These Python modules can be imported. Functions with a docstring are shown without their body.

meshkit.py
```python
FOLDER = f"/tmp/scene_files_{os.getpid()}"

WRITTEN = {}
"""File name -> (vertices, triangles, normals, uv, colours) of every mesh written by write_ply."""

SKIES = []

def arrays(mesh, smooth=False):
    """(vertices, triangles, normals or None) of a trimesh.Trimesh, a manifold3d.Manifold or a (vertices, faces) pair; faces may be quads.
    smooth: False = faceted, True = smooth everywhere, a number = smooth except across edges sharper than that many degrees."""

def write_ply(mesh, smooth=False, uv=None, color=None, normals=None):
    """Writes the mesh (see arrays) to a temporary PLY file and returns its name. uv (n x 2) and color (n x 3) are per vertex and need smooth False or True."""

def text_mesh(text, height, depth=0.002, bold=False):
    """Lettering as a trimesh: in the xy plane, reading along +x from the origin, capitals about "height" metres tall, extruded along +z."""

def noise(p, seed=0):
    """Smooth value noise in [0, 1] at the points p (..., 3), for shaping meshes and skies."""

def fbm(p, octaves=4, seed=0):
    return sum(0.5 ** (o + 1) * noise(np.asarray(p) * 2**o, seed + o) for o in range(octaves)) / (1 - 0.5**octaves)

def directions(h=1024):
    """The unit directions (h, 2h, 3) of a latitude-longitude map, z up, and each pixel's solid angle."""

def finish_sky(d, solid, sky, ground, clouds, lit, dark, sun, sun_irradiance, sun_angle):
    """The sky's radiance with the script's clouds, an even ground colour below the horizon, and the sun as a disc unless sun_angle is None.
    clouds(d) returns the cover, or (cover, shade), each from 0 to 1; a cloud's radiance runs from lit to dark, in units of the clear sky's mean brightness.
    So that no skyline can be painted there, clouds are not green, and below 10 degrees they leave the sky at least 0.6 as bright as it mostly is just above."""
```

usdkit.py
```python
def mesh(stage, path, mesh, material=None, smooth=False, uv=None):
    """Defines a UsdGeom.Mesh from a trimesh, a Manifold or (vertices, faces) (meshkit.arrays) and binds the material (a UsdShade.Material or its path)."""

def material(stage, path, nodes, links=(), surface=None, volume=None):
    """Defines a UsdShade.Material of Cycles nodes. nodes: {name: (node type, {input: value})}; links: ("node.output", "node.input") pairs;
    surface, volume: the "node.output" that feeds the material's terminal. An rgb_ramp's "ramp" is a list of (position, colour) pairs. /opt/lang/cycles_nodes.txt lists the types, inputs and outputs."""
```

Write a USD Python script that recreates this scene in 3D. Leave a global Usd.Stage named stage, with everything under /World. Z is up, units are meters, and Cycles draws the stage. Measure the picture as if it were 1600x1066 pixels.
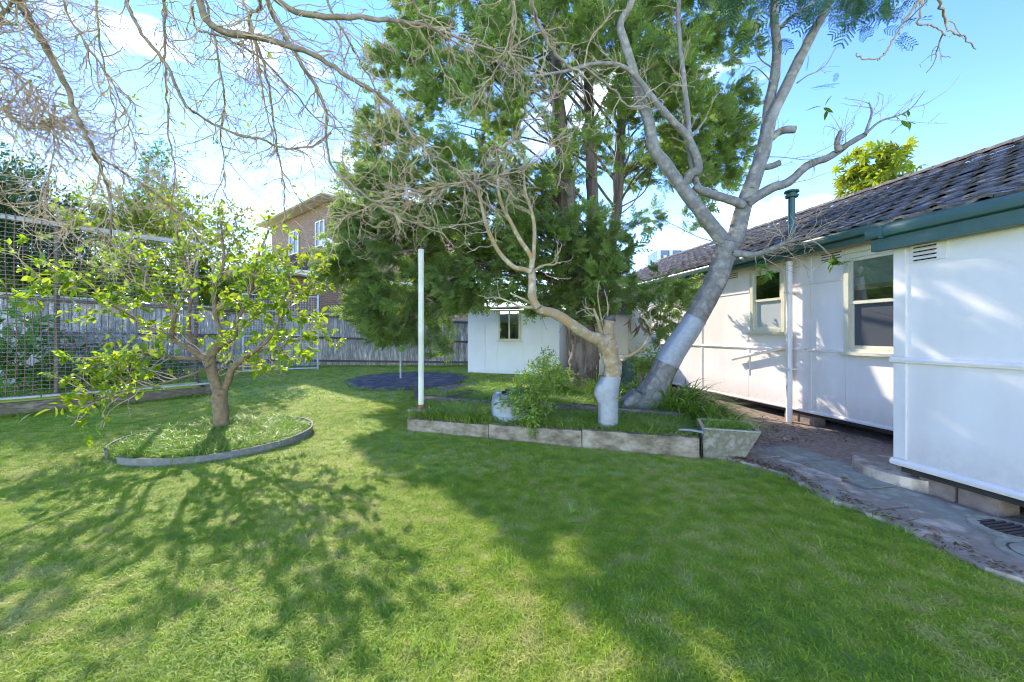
import math, numpy as np, trimesh, usdkit, meshkit
from scipy.spatial.transform import Rotation
from pxr import Usd, UsdGeom, UsdLux, UsdShade, Sdf, Gf, Vt

stage = Usd.Stage.CreateInMemory()
UsdGeom.SetStageUpAxis(stage, 'Z')
world = UsdGeom.Xform.Define(stage, '/World')
stage.SetDefaultPrim(world.GetPrim())
UsdGeom.Scope.Define(stage, '/World/Looks')
# ------------------------------------------------------------------ camera, sky, sun
F, CX, HY, CAMZ = 620.0, 800.0, 523.0, 1.5          # focal length and horizon in photograph pixels, eye height
cam = UsdGeom.Camera.Define(stage, '/World/camera')
cam.CreateHorizontalApertureAttr(36.0); cam.CreateVerticalApertureAttr(36.0 * 682 / 1024)
cam.CreateFocalLengthAttr(36.0 * F / 1600)
cam.CreateVerticalApertureOffsetAttr(-10 / 1600 * 36.0)
cam.CreateClippingRangeAttr(Gf.Vec2f(0.05, 3000))
cam.CreateExposureAttr(2.2)
cam.AddTranslateOp().Set(Gf.Vec3d(0, 0, CAMZ)); cam.AddRotateXOp().Set(90.0)
SUN_AZ, SUN_EL = math.radians(-33.0), math.radians(32.0)
S = np.array([math.sin(SUN_AZ) * math.cos(SUN_EL), math.cos(SUN_AZ) * math.cos(SUN_EL), math.sin(SUN_EL)])
sun = UsdLux.DistantLight.Define(stage, '/World/sun')
sun.CreateIntensityAttr(0.5); sun.CreateAngleAttr(0.53); sun.CreateNormalizeAttr(True); sun.CreateColorAttr(Gf.Vec3f(1, 0.90, 0.76))
sun.AddRotateXYZOp().Set(Gf.Vec3f(math.degrees(math.acos(S[2])), 0, math.degrees(math.atan2(S[1], S[0])) + 90))
sky = UsdLux.DomeLight.Define(stage, '/World/sky')
sky.CreateIntensityAttr(1.0)
skym = usdkit.material(stage, '/World/Looks/sky', {
    's': ('sky_texture', {'sky_type': 'single_scattering', 'sun_disc': False, 'sun_elevation': SUN_EL, 'sun_rotation': SUN_AZ, 'air_density': 1.0, 'aerosol_density': 0.0, 'ozone_density': 1.0}),
    'tc': ('texture_coordinate', {}), 'mp': ('mapping', {'scale': (1.0, 1.0, 2.4), 'location': (0.35, 0.1, 0.0)}),
    'n': ('noise_texture', {'scale': 2.3, 'detail': 5.0, 'roughness': 0.56}),
    'r': ('rgb_ramp', {'ramp': [(0.0, (0, 0, 0)), (0.56, (0, 0, 0)), (0.70, (0.75, 0.75, 0.75)), (1.0, (1, 1, 1))]}),
    'hv': ('hsv', {'hue': 0.522, 'saturation': 1.32, 'value': 0.92}), 'cl': ('color', {'value': (6.4, 6.5, 6.6)}),
    'm': ('mix_color', {'use_clamp': False}), 'b': ('background_shader', {'strength': 0.15})},
    [('tc.generated', 'mp.vector'), ('mp.vector', 'n.vector'), ('n.fac', 'r.fac'), ('r.color', 'm.fac'), ('s.color', 'hv.color'), ('hv.color', 'm.a'), ('cl.color', 'm.b'), ('m.result', 'b.color')], surface='b.background')
UsdShade.MaterialBindingAPI.Apply(sky.GetPrim()).Bind(skym)
sky.GetPrim().SetCustomDataByKey('kind', 'structure')
# ------------------------------------------------------------------ helpers
rng = np.random.default_rng(7)
def unit(v): v = np.asarray(v, float); return v / (np.linalg.norm(v) + 1e-12)
def P(px, py, D): return np.array([(px - CX) / F * D, D, CAMZ - (py - HY) / F * D])
U, DV = np.array([.983, .182]), np.array([-.182, .983])      # house axes: into the house, along the wall away from the camera
def H(p, s, z): return np.array([U[0] * p + DV[0] * s, U[1] * p + DV[1] * s, z])
def s_at(px, p): k = (px - CX) / F; return p * (.983 - .182 * k) / (.983 * k + .182)
def z_at(px, py, p): return CAMZ - (py - HY) / F * H(p, s_at(px, p), 0)[1]
def sst(x, a, b): t = np.clip((x - a) / (b - a), 0, 1); return t * t * (3 - 2 * t)

class MB:
    def __init__(self): self.v, self.f, self.n = [], [], 0
    def add(self, v, f):
        v = np.asarray(v, float); f = np.asarray(f, int)
        if f.shape[1] == 4: f = np.vstack([f[:, [0, 1, 2]], f[:, [0, 2, 3]]])
        self.v.append(v); self.f.append(f + self.n); self.n += len(v); return self
    def tm(self, m): return self.add(m.vertices, m.faces)
    def box(self, o, ax, ay, az):      # corner + three edge vectors
        o, ax, ay, az = (np.asarray(a, float) for a in (o, ax, ay, az))
        v = [o + i * ax + j * ay + k * az for k in (0, 1) for j in (0, 1) for i in (0, 1)]
        f = [[0, 2, 3, 1], [4, 5, 7, 6], [0, 1, 5, 4], [2, 6, 7, 3], [0, 4, 6, 2], [1, 3, 7, 5]]
        if np.dot(np.cross(ax, ay), az) < 0: f = [q[::-1] for q in f]
        return self.add(v, f)
    def hbox(self, p0, p1, s0, s1, z0, z1): return self.box(H(p0, s0, z0), H(p1 - p0, 0, 0), H(0, s1 - s0, 0), [0, 0, z1 - z0])
    def bar(self, a, b, w, h, up=(0, 0, 1)):   # beam between two points, centred
        a, b = np.asarray(a, float), np.asarray(b, float); d = b - a; x = unit(np.cross(d, up)); y = unit(np.cross(x, d))
        return self.box(a - x * w / 2 - y * h / 2, d, x * w, y * h)
    def tube(self, pts, rad, sides=6, cap=True, lump=0):
        p = np.asarray(pts, float); n = len(p); rad = np.broadcast_to(np.asarray(rad, float), (n,))
        t = np.gradient(p, axis=0); t /= np.linalg.norm(t, axis=1, keepdims=True) + 1e-12
        ref = np.array([0, 0, 1.0]) if abs(t[:, 2]).mean() < .8 else np.array([1.0, 0.1, 0])
        a = np.cross(t, ref); a /= np.linalg.norm(a, axis=1, keepdims=True) + 1e-12
        b = np.cross(t, a); an = np.arange(sides) * 2 * np.pi / sides
        R = rad[:, None] * np.ones(sides)
        if np.any(lump): R = R * (1 + np.reshape(lump, (-1, 1)) * (meshkit.noise(np.stack([np.arange(n)[:, None] * .55 + 0 * an, np.cos(an) * 1.3 + 0 * R, np.sin(an) * 1.3 + p[:1, :1] * 3 + 0 * R], -1)) - .5) * 2)
        v = p[:, None] + R[..., None] * (np.cos(an)[None, :, None] * a[:, None] + np.sin(an)[None, :, None] * b[:, None])
        i, j = np.meshgrid(np.arange(n - 1), np.arange(sides), indexing='ij')
        q = np.stack([i * sides + j, i * sides + (j + 1) % sides, (i + 1) * sides + (j + 1) % sides, (i + 1) * sides + j], -1).reshape(-1, 4)
        f = np.vstack([q[:, [0, 2, 1]], q[:, [0, 3, 2]]])
        if cap:
            k = np.arange(1, sides - 1)
            f = np.vstack([f, np.stack([0 * k, k, k + 1], 1), (n - 1) * sides + np.stack([0 * k, k + 1, k], 1)])
        return self.add(v.reshape(-1, 3), f)
    def arr(self): return (np.vstack(self.v), np.vstack(self.f)) if self.v else (np.zeros((0, 3)), np.zeros((0, 3), int))

def spline(pts, n=6):
    p = np.asarray(pts, float)
    if len(p) < 3: return p[0] + np.linspace(0, 1, n + 1)[:, None] * (p[-1] - p[0])
    q = np.vstack([2 * p[0] - p[1], p, 2 * p[-1] - p[-2]]); out = []
    for i in range(len(p) - 1):
        a, b, c, d = q[i:i + 4]; t = np.linspace(0, 1, n, endpoint=False)[:, None]
        out.append(.5 * ((2 * b) + (c - a) * t + (2 * a - 5 * b + 4 * c - d) * t ** 2 + (3 * b - a - 3 * c + d) * t ** 3))
    return np.vstack(out + [p[-1:]])

used = {}
def path_for(name, parent):
    base = (str(parent.GetPath()) if parent is not None else '/World') + '/' + name
    k = used.get(base, -1) + 1; used[base] = k
    return base if k == 0 else f'{base}_{k:03d}'
BASE = {}
def thing(name, label, cat, base=(0, 0, 0), group=None, kind=None):
    x = UsdGeom.Xform.Define(stage, path_for(name, None)); base = np.asarray(base, float)
    x.AddTranslateOp().Set(Gf.Vec3d(*map(float, base)))
    o = x.GetPrim(); BASE[str(o.GetPath())] = base; tag(o, label, cat, group, kind); return o
def tag(o, label=None, cat=None, group=None, kind=None):
    for k, v in (('label', label), ('category', cat), ('group', group), ('kind', kind)):
        if v: o.SetCustomDataByKey(k, v)
    return o
def part(parent, name, mesh, m, smooth=False, label=None, kind=None):
    v, f = mesh.arr() if isinstance(mesh, MB) else (np.array(mesh.vertices), np.array(mesh.faces)) if hasattr(mesh, 'vertices') else mesh
    b = np.zeros(3)
    if parent is not None:
        top = '/'.join(str(parent.GetPath()).split('/')[:3]); b = BASE.get(top, b)
    o = usdkit.mesh(stage, path_for(name, parent), (np.asarray(v) - b, f), m, smooth).GetPrim()
    return tag(o, label, None, None, kind)
def struct(name, mesh, m, smooth=False, label=None, cat=None, kind='structure'): return tag(part(None, name, mesh, m, smooth), label, cat, None, kind)
def instancer(parent, name, protos, m, pos, rot, scale, idx=None, kind='stuff'):
    """rot: scipy Rotation, one per point; protos: MB list"""
    b = np.zeros(3)
    if parent is not None: b = BASE.get('/'.join(str(parent.GetPath()).split('/')[:3]), b)
    path = path_for(name, parent); pi = UsdGeom.PointInstancer.Define(stage, path)
    rel = pi.CreatePrototypesRel()
    for k, mb in enumerate(protos):
        q = f'{path}/shape_{k:03d}'; v, f = mb.arr(); usdkit.mesh(stage, q, (v, f), m[k] if isinstance(m, list) else m); rel.AddTarget(q)
    n = len(pos); r = np.random.default_rng(n)
    pi.CreatePositionsAttr(Vt.Vec3fArray.FromNumpy((np.asarray(pos) - b).astype(np.float32)))
    pi.CreateProtoIndicesAttr(Vt.IntArray.FromNumpy((r.integers(0, len(protos), n) if idx is None else np.asarray(idx)).astype(np.int32)))
    q = rot.as_quat()
    pi.CreateOrientationsAttr(Vt.QuathArray([Gf.Quath(float(w), float(x), float(y), float(z)) for x, y, z, w in q]))
    sc = np.asarray(scale, float); sc = np.repeat(sc[:, None], 3, 1) if sc.ndim == 1 else sc
    pi.CreateScalesAttr(Vt.Vec3fArray.FromNumpy(sc.astype(np.float32)))
    return tag(pi.GetPrim(), None, None, None, kind)
def frames(axis, roll):   # rotations taking +Y to axis, +Z as far up as can be, rolled
    y = axis / np.linalg.norm(axis, axis=1, keepdims=True)
    up = np.tile([0, 0, 1.0], (len(y), 1)); up[np.abs(y[:, 2]) > .95] = [1, 0, 0]
    x = np.cross(y, up); x /= np.linalg.norm(x, axis=1, keepdims=True); z = np.cross(x, y)
    return Rotation.from_matrix(np.stack([x, y, z], -1)) * Rotation.from_euler('y', roll)

def mat(name, c1, c2=None, scale=8, rough=.7, bump=0, bscale=None, stretch=(1, 1, 1), metal=0, spec=None, detail=3, c3=None, lo=.3, hi=.7, coord='geometry', rand=0):
    c2 = c2 or tuple(x * .7 for x in c1)
    ramp = [(0, c1), (lo, c1), (hi, c2), (1, c2)] if c3 is None else [(0, c1), (lo, c1), (.5, c2), (hi, c3), (1, c3)]
    n = {'g': ('geometry', {}), 'mp': ('mapping', {'scale': stretch}), 'n': ('noise_texture', {'scale': scale, 'detail': detail, 'roughness': .6}),
         'r': ('rgb_ramp', {'ramp': ramp}), 'p': ('principled_bsdf', {'roughness': rough, 'metallic': metal})}
    l = [('g.position', 'mp.vector'), ('mp.vector', 'n.vector'), ('n.fac', 'r.fac')]
    if rand:
        n |= {'oi': ('object_info', {}), 'mr': ('map_range', {'from_min': 0, 'from_max': 1, 'to_min': 1 - rand, 'to_max': 1 + rand}), 'hs': ('hsv', {})}
        l += [('oi.random', 'mr.value'), ('mr.result', 'hs.value'), ('r.color', 'hs.color'), ('hs.color', 'p.base_color')]
    else: l += [('r.color', 'p.base_color')]
    if bump:
        n |= {'nb': ('noise_texture', {'scale': bscale or scale * 3, 'detail': 3, 'roughness': .65}), 'b': ('bump', {'strength': bump, 'distance': .02})}
        l += [('mp.vector', 'nb.vector'), ('nb.fac', 'b.height'), ('b.normal', 'p.normal')]
    return usdkit.material(stage, '/World/Looks/' + name, n, l, surface='p.BSDF')
def leafmat(name, cols, trans, scale=1.2, rough=.45, amount=.4, rand=.25, fine=30, span=.5):
    k = len(cols); ramp = [((i / (k - 1) - .5) * span + .5, c) for i, c in enumerate(cols)]
    tr = [((i / (k - 1) - .5) * span + .5, c) for i, c in enumerate(trans)]
    n = {'g': ('geometry', {}), 'n': ('noise_texture', {'scale': scale, 'detail': 2}), 'n2': ('noise_texture', {'scale': fine, 'detail': 0}),
         'mx': ('mix_float', {'fac': .45}), 'r': ('rgb_ramp', {'ramp': ramp}), 'rt': ('rgb_ramp', {'ramp': tr}),
         'oi': ('object_info', {}), 'mr': ('map_range', {'to_min': 1 - rand, 'to_max': 1 + rand}), 'hs': ('hsv', {}), 'ht': ('hsv', {}),
         'p': ('principled_bsdf', {'roughness': rough}), 't': ('translucent_bsdf', {}), 'm': ('mix_closure', {'fac': amount})}
    l = [('g.position', 'n.vector'), ('g.position', 'n2.vector'), ('n.fac', 'mx.a'), ('n2.fac', 'mx.b'), ('mx.result', 'r.fac'), ('mx.result', 'rt.fac'),
         ('oi.random', 'mr.value'), ('mr.result', 'hs.value'), ('mr.result', 'ht.value'), ('r.color', 'hs.color'), ('rt.color', 'ht.color'),
         ('hs.color', 'p.base_color'), ('ht.color', 't.color'), ('p.BSDF', 'm.closure1'), ('t.BSDF', 'm.closure2')]
    return usdkit.material(stage, '/World/Looks/' + name, n, l, surface='m.closure')

M = {}
M['ground'] = mat('ground', (.24, .33, .05), (.31, .33, .11), 5, .95, .4, 40)
M['grass'] = leafmat('grass', [(.215, .335, .014), (.34, .44, .026), (.52, .50, .12)], [(.25, .41, .016), (.36, .50, .025), (.50, .54, .08)], .8, .6, .28, .3, 7, .3)
M['weed'] = leafmat('weed', [(.19, .30, .03), (.29, .40, .05), (.46, .50, .16)], [(.12, .26, .015), (.18, .34, .02), (.3, .4, .06)], 2, .5, .4, .3)
M['strap'] = leafmat('strap', [(.12, .22, .02), (.20, .32, .03), (.32, .42, .06)], [(.1, .26, .015), (.16, .34, .02), (.25, .42, .04)], 3, .35, .35, .2)
M['lemon'] = leafmat('lemon_leaf', [(.05, .11, .008), (.09, .16, .010), (.16, .17, .012)], [(.22, .36, .015), (.34, .48, .02), (.55, .50, .03)], 1.5, .3, .5, .3)
M['cypress'] = leafmat('cypress_leaf', [(.13, .19, .06), (.215, .285, .085), (.35, .40, .15)], [(.22, .36, .05), (.31, .46, .06), (.44, .53, .10)], .9, .6, .5, .35, 6)
M['yellow'] = leafmat('yellow_leaf', [(.09, .14, .012), (.16, .2, .015), (.25, .24, .02)], [(.25, .36, .02), (.4, .48, .02), (.55, .5, .03)], 1.5, .5, .45, .3)
M['dark'] = leafmat('dark_leaf', [(.025, .05, .018), (.045, .085, .025), (.07, .12, .03)], [(.04, .1, .02), (.06, .14, .02), (.1, .18, .03)], 1, .5, .3, .3)
M['pale'] = leafmat('pale_flower', [(.3, .33, .22), (.5, .5, .42), (.62, .6, .54)], [(.3, .3, .2), (.4, .4, .3), (.4, .4, .3)], 4, .6, .3, .3)
M['feather'] = leafmat('feather_leaf', [(.03, .075, .04), (.045, .11, .045), (.07, .15, .04)], [(.05, .14, .04), (.07, .18, .04), (.1, .22, .04)], 2, .5, .3, .3)
M['green'] = leafmat('green_leaf', [(.05, .12, .02), (.08, .17, .025), (.14, .24, .04)], [(.12, .28, .03), (.18, .36, .03), (.25, .42, .05)], 3, .4, .4, .3)
M['dry'] = leafmat('dry_leaf', [(.10, .055, .025), (.19, .11, .05), (.3, .2, .1)], [(.1, .05, .02), (.16, .09, .04), (.2, .12, .06)], 6, .7, .2, .4)
M['bark'] = mat('bark_bare', (.30, .235, .165), (.14, .10, .07), 14, .85, .5, 40, lo=.35, hi=.7)
M['twig'] = mat('twig_bark', (.50, .38, .25), (.28, .20, .13), 6, .85)
M['lemonbark'] = mat('lemon_bark', (.24, .165, .085), (.12, .085, .05), 16, .85, .5, 50)
M['palebark'] = mat('pale_bark', (.50, .41, .28), (.30, .22, .12), 9, .8, .6, 45, c3=(.36, .19, .06), lo=.3, hi=.75)
M['greybark'] = mat('grey_bark', (.27, .25, .22), (.15, .135, .115), 5, .85, .7, 40, c3=(.33, .29, .23), lo=.3, hi=.7)
M['cypbark'] = mat('cypress_bark', (.19, .145, .115), (.075, .055, .045), 9, .95, 1.0, 14, stretch=(1, 1, .12), lo=.38, hi=.62)
M['galv'] = mat('galvanised_sheet', (.35, .355, .355), (.26, .265, .27), 14, .55, .2, 30, metal=.2, detail=5)
M['white'] = mat('white_paint', (.82, .80, .79), (.72, .70, .685), 1.8, .55, .12, 24, stretch=(1.6, 1.6, .5), detail=6)
M['white'] = usdkit.material(stage, '/World/Looks/fibro_paint', {      # old paint: faint streaks, splashed soil near the ground
    'g': ('geometry', {}), 'mp': ('mapping', {'scale': (1.6, 1.6, .5)}), 'n': ('noise_texture', {'scale': 1.8, 'detail': 5}), 'r': ('rgb_ramp', {'ramp': [(0, (.85, .785, .735)), (.35, (.85, .785, .735)), (.72, (.77, .70, .645)), (1, (.77, .70, .645))]}),
    'x': ('separate_xyz', {}), 'mr': ('map_range', {'from_min': .2, 'from_max': .62, 'to_min': 1.0, 'to_max': 0.0, 'clamp': True}), 'n2': ('noise_texture', {'scale': 14.0, 'detail': 6, 'roughness': .7}), 'pw': ('math', {'math_type': 'multiply'}),
    'm2': ('math', {'math_type': 'multiply', 'value2': .85}), 'mx': ('mix_color', {'b': (.42, .35, .27)}), 'b': ('bump', {'strength': .12, 'distance': .02}), 'p': ('principled_bsdf', {'roughness': .55})},
    [('g.position', 'mp.vector'), ('mp.vector', 'n.vector'), ('n.fac', 'r.fac'), ('g.position', 'x.vector'), ('x.z', 'mr.value'), ('g.position', 'n2.vector'), ('mr.result', 'pw.value1'), ('n2.fac', 'pw.value2'), ('pw.value', 'm2.value1'), ('m2.value', 'mx.fac'), ('r.color', 'mx.a'), ('mx.result', 'p.base_color'), ('n2.fac', 'b.height'), ('b.normal', 'p.normal')], surface='p.BSDF')
M['whitetrim'] = mat('white_trim', (.81, .75, .70), (.75, .69, .64), 4, .45)
M['shedwhite'] = mat('shed_paint', (.80, .80, .82), (.75, .75, .77), 2, .5, .06, 25)
M['cream'] = mat('cream_paint', (.68, .64, .48), (.60, .56, .41), 6, .4)
M['gutter'] = mat('green_paint', (.030, .085, .070), (.045, .105, .088), 7, .38)
M['soffit'] = mat('soffit_paint', (.74, .64, .55), (.68, .58, .5), 3, .6)
M['tile'] = mat('roof_tile', (.15, .135, .125), (.08, .074, .075), 7, .85, .6, 60, c3=(.30, .25, .18), lo=.3, hi=.72, rand=.3)
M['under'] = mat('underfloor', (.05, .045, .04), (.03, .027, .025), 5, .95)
M['pier'] = mat('pier_brick', (.36, .27, .20), (.20, .15, .12), 9, .9, .5)
M['concrete'] = mat('concrete', (.62, .51, .385), (.29, .225, .16), 3.2, .9, .8, 70, c3=(.40, .345, .27), detail=6, lo=.36, hi=.66)
M['mossy'] = mat('mossy_concrete', (.46, .435, .34), (.27, .255, .18), 4, .9, .7, 60, c3=(.36, .34, .28), detail=6, lo=.36, hi=.66)
M['kerb'] = mat('kerb_concrete', (.15, .115, .07), (.27, .215, .145), 5.5, .95, .9, 70, c3=(.42, .355, .265), lo=.36, hi=.68, stretch=(1, 1, 1.8), detail=7)
M['trough'] = mat('trough_concrete', (.30, .27, .20), (.17, .15, .10), 7, .95, .7, 90, c3=(.35, .32, .25))
M['dirt'] = mat('dirt', (.47, .35, .26), (.27, .19, .135), 9, 1, .9, 60, c3=(.38, .31, .25))
M['soil'] = mat('garden_soil', (.10, .075, .05), (.06, .045, .03), 8, 1, .8, 40)
M['pad'] = mat('asphalt_pad', (.05, .05, .055), (.095, .092, .095), 3.5, .95, .9, 80, c3=(.20, .165, .14), lo=.35, hi=.72, detail=6)
M['paling'] = mat('paling_wood', (.46, .45, .42), (.19, .175, .155), 5, .9, .4, 20, stretch=(2.2, 2.2, .35), c3=(.54, .53, .50), lo=.33, hi=.72, rand=.25)
M['rail'] = mat('dark_rail', (.10, .09, .08), (.06, .05, .045), 5, .95)
M['sleeper'] = mat('sleeper_wood', (.17, .14, .09), (.085, .07, .045), 4, .9, .6, 25, stretch=(1, 1, 3), c3=(.22, .19, .13))
M['cap'] = mat('weathered_cap', (.42, .41, .39), (.28, .27, .25), 5, .85, .4, 30)
M['rust'] = mat('rusty_wire', (.16, .085, .055), (.10, .06, .045), 9, .8)
M['wire'] = mat('grey_wire', (.27, .25, .23), (.18, .15, .13), 9, .6)
M['galvwire'] = mat('galvanised_wire', (.5, .52, .53), (.36, .38, .39), 9, .45, metal=.4)
M['pole'] = mat('pole_paint', (.62, .595, .48), (.50, .47, .37), 3, .45)
M['rustpatch'] = mat('rust_patch', (.40, .13, .05), (.24, .08, .04), 12, .9, .4)
M['drum'] = mat('drum_plastic', (.33, .36, .385), (.22, .245, .265), 5, .5, .1)
M['black'] = mat('black_plastic', (.02, .02, .022), (.03, .03, .03), 6, .5)
M['bin'] = mat('bin_plastic', (.022, .05, .04), (.03, .06, .05), 5, .55)
M['maroon'] = mat('maroon_timber', (.10, .03, .028), (.06, .02, .02), 8, .7)
M['stake'] = mat('stake_wood', (.26, .17, .10), (.16, .10, .06), 8, .85)
M['metalgrey'] = mat('pipe_metal', (.36, .37, .37), (.22, .22, .22), 9, .45, metal=.6)
M['grate'] = mat('iron_grate', (.09, .065, .05), (.05, .04, .035), 8, .8)
M['tower'] = mat('tower_concrete', (.40, .42, .50), (.36, .38, .46), .2, .8)
M['towerglass'] = mat('tower_glass', (.05, .07, .12), (.08, .1, .16), .3, .2)
M['blind'] = mat('blind_fabric', (.72, .71, .66), (.66, .65, .6), 3, .8)
M['satellite'] = mat('dish_paint', (.7, .7, .7), (.65, .65, .65), 3, .4)
M['broof'] = mat('maroon_roof_tile', (.12, .05, .05), (.07, .035, .04), 6, .8, c3=(.15, .065, .06), rand=.2)
M['brick'] = usdkit.material(stage, '/World/Looks/brick_wall', {
    'g': ('texture_coordinate', {}), 'uv': ('uvmap', {'attribute': 'st'}),
    'br': ('brick_texture', {'color1': (.22, .12, .075), 'color2': (.145, .075, .05), 'mortar': (.25, .205, .16), 'scale': 1.0, 'mortar_size': .008, 'brick_width': .24, 'row_height': .086}),
    'p': ('principled_bsdf', {'roughness': .9}), 'b': ('bump', {'strength': .5, 'distance': .01, 'invert': True})},
    [('uv.UV', 'br.vector'), ('br.color', 'p.base_color'), ('br.fac', 'b.height'), ('b.normal', 'p.normal')], surface='p.BSDF')
M['glass'] = usdkit.material(stage, '/World/Looks/window_glass', {
    'f': ('fresnel', {'IOR': 1.5}), 'ma': ('math', {'math_type': 'multiply_add', 'value2': 2.2, 'value3': .10}), 't': ('transparent_bsdf', {'color': (.8, .84, .82)}), 'gl': ('glossy_bsdf', {'roughness': .02, 'color': (.9, .92, .93)}), 'm': ('mix_closure', {})},
    [('f.fac', 'ma.value1'), ('ma.value', 'm.fac'), ('t.BSDF', 'm.closure1'), ('gl.BSDF', 'm.closure2')], surface='m.closure')

for nm, col in (('frosted', (.42, .44, .44)), ('flyscreen', (.085, .09, .10))):      # obscure glass; glass behind an insect screen
    M[nm] = usdkit.material(stage, '/World/Looks/' + nm, {'n': ('noise_texture', {'scale': 90.0, 'detail': 2.0}), 'g': ('geometry', {}), 'b': ('bump', {'strength': .25, 'distance': .004}), 'p': ('principled_bsdf', {'base_color': col, 'roughness': .18})},
        [('g.position', 'n.vector'), ('n.fac', 'b.height'), ('b.normal', 'p.normal')], surface='p.BSDF')
# ------------------------------------------------------------------ terrain
KA, KB = np.array([-1.62, 7.40]), np.array([2.54, 5.96])     # inner kerb of the planter
KD = unit(KB - KA); KN = np.array([-KD[1], KD[0]])
SA, SB = np.array([-9.0, 7.05]), np.array([-7.1, 9.2])       # sleeper wall
SD = unit(SB - SA); SN = np.array([-SD[1], SD[0]])
SLEN = float(np.linalg.norm(SB - SA))
def gz(x, y):
    x, y = np.asarray(x, float), np.asarray(y, float)
    z = .31 * sst(y, 5.2, 16.2) * 1.0 * np.clip((y - 5) / 9, .0, 1) ** .25
    dx, dy = x - KA[0], y - KA[1]; u, w = dx * KD[0] + dy * KD[1], dx * KN[0] + dy * KN[1]
    z = z + .17 * sst(w, .02, .12) * (1 - sst(w, 2.6, 4.5)) * sst(u, -.15, .1) * (1 - sst(u, 4.3, 5.3))
    dx, dy = x - SA[0], y - SA[1]; u, w = dx * SD[0] + dy * SD[1], dx * SN[0] + dy * SN[1]
    return z + (.33 * sst(w, .04, .12) + .12 * sst(w, .3, 3)) * (1 - sst(u, SLEN - .1, SLEN + .02))
def gnd(px, py):
    D = 6.0
    for _ in range(60):
        x = (px - CX) / F * D; D = .5 * D + .5 * (CAMZ - gz(x, D)) * F / (py - HY)
    return np.array([(px - CX) / F * D, D, float(gz((px - CX) / F * D, D))])
def axis(a, b, st, far): 
    c = np.arange(a, b + 1e-6, st); g = np.array([.5, 1.5, 3, 6, 12, 25, 60, 150, 400, 900])
    return np.concatenate([(a - g)[::-1], c, b + g])
gx, gy = axis(-13.5, 6.5, .1, 900), axis(-2, 17, .1, 900)
X, Y = np.meshgrid(gx, gy)
def gridfaces(ny, nx):
    i, j = np.meshgrid(np.arange(ny - 1), np.arange(nx - 1), indexing='ij'); a = i * nx + j
    return np.stack([a, a + 1, a + nx + 1, a + nx], -1).reshape(-1, 4)
struct('ground', (np.stack([X, Y, gz(X, Y)], -1).reshape(-1, 3), gridfaces(*X.shape)), M['ground'], True)
RC, RR = np.array([-4.15, 5.65]), 1.13      # round tree ring
def pd(x, y): return U[0] * x + U[1] * y, DV[0] * x + DV[1] * y
FA, FB = np.array([-1.6, 6.2]), np.array([2.27, 4.82]); FD = unit(FB - FA); FN = np.array([-FD[1], FD[0]])
def edge_p(s): return 3.5 + .06 * np.sin(s * 2.1) + .04 * np.sin(s * 5.3 + 1) - .12 * sst(s, 3.3, 4.6)
PADC = gnd(640, 594)[:2]; PADR = 1.75
def sheet(name, pts_p, s0, s1, st, off, m, fn):
    s = np.arange(s0, s1 + 1e-6, st); t = np.linspace(0, 1, 16); S_, T_ = np.meshgrid(s, t, indexing='ij')
    lo, hi = fn(s); p = lo[:, None] + (hi - lo)[:, None] * T_
    x, y = U[0] * p + DV[0] * S_, U[1] * p + DV[1] * S_
    z = gz(x, y) + off + .012 * meshkit.noise(np.stack([x * 3, y * 3, 0 * x], -1))
    return struct(name, (np.stack([x, y, z], -1).reshape(-1, 3), gridfaces(*x.shape)[:, ::-1]), m, True)
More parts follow.
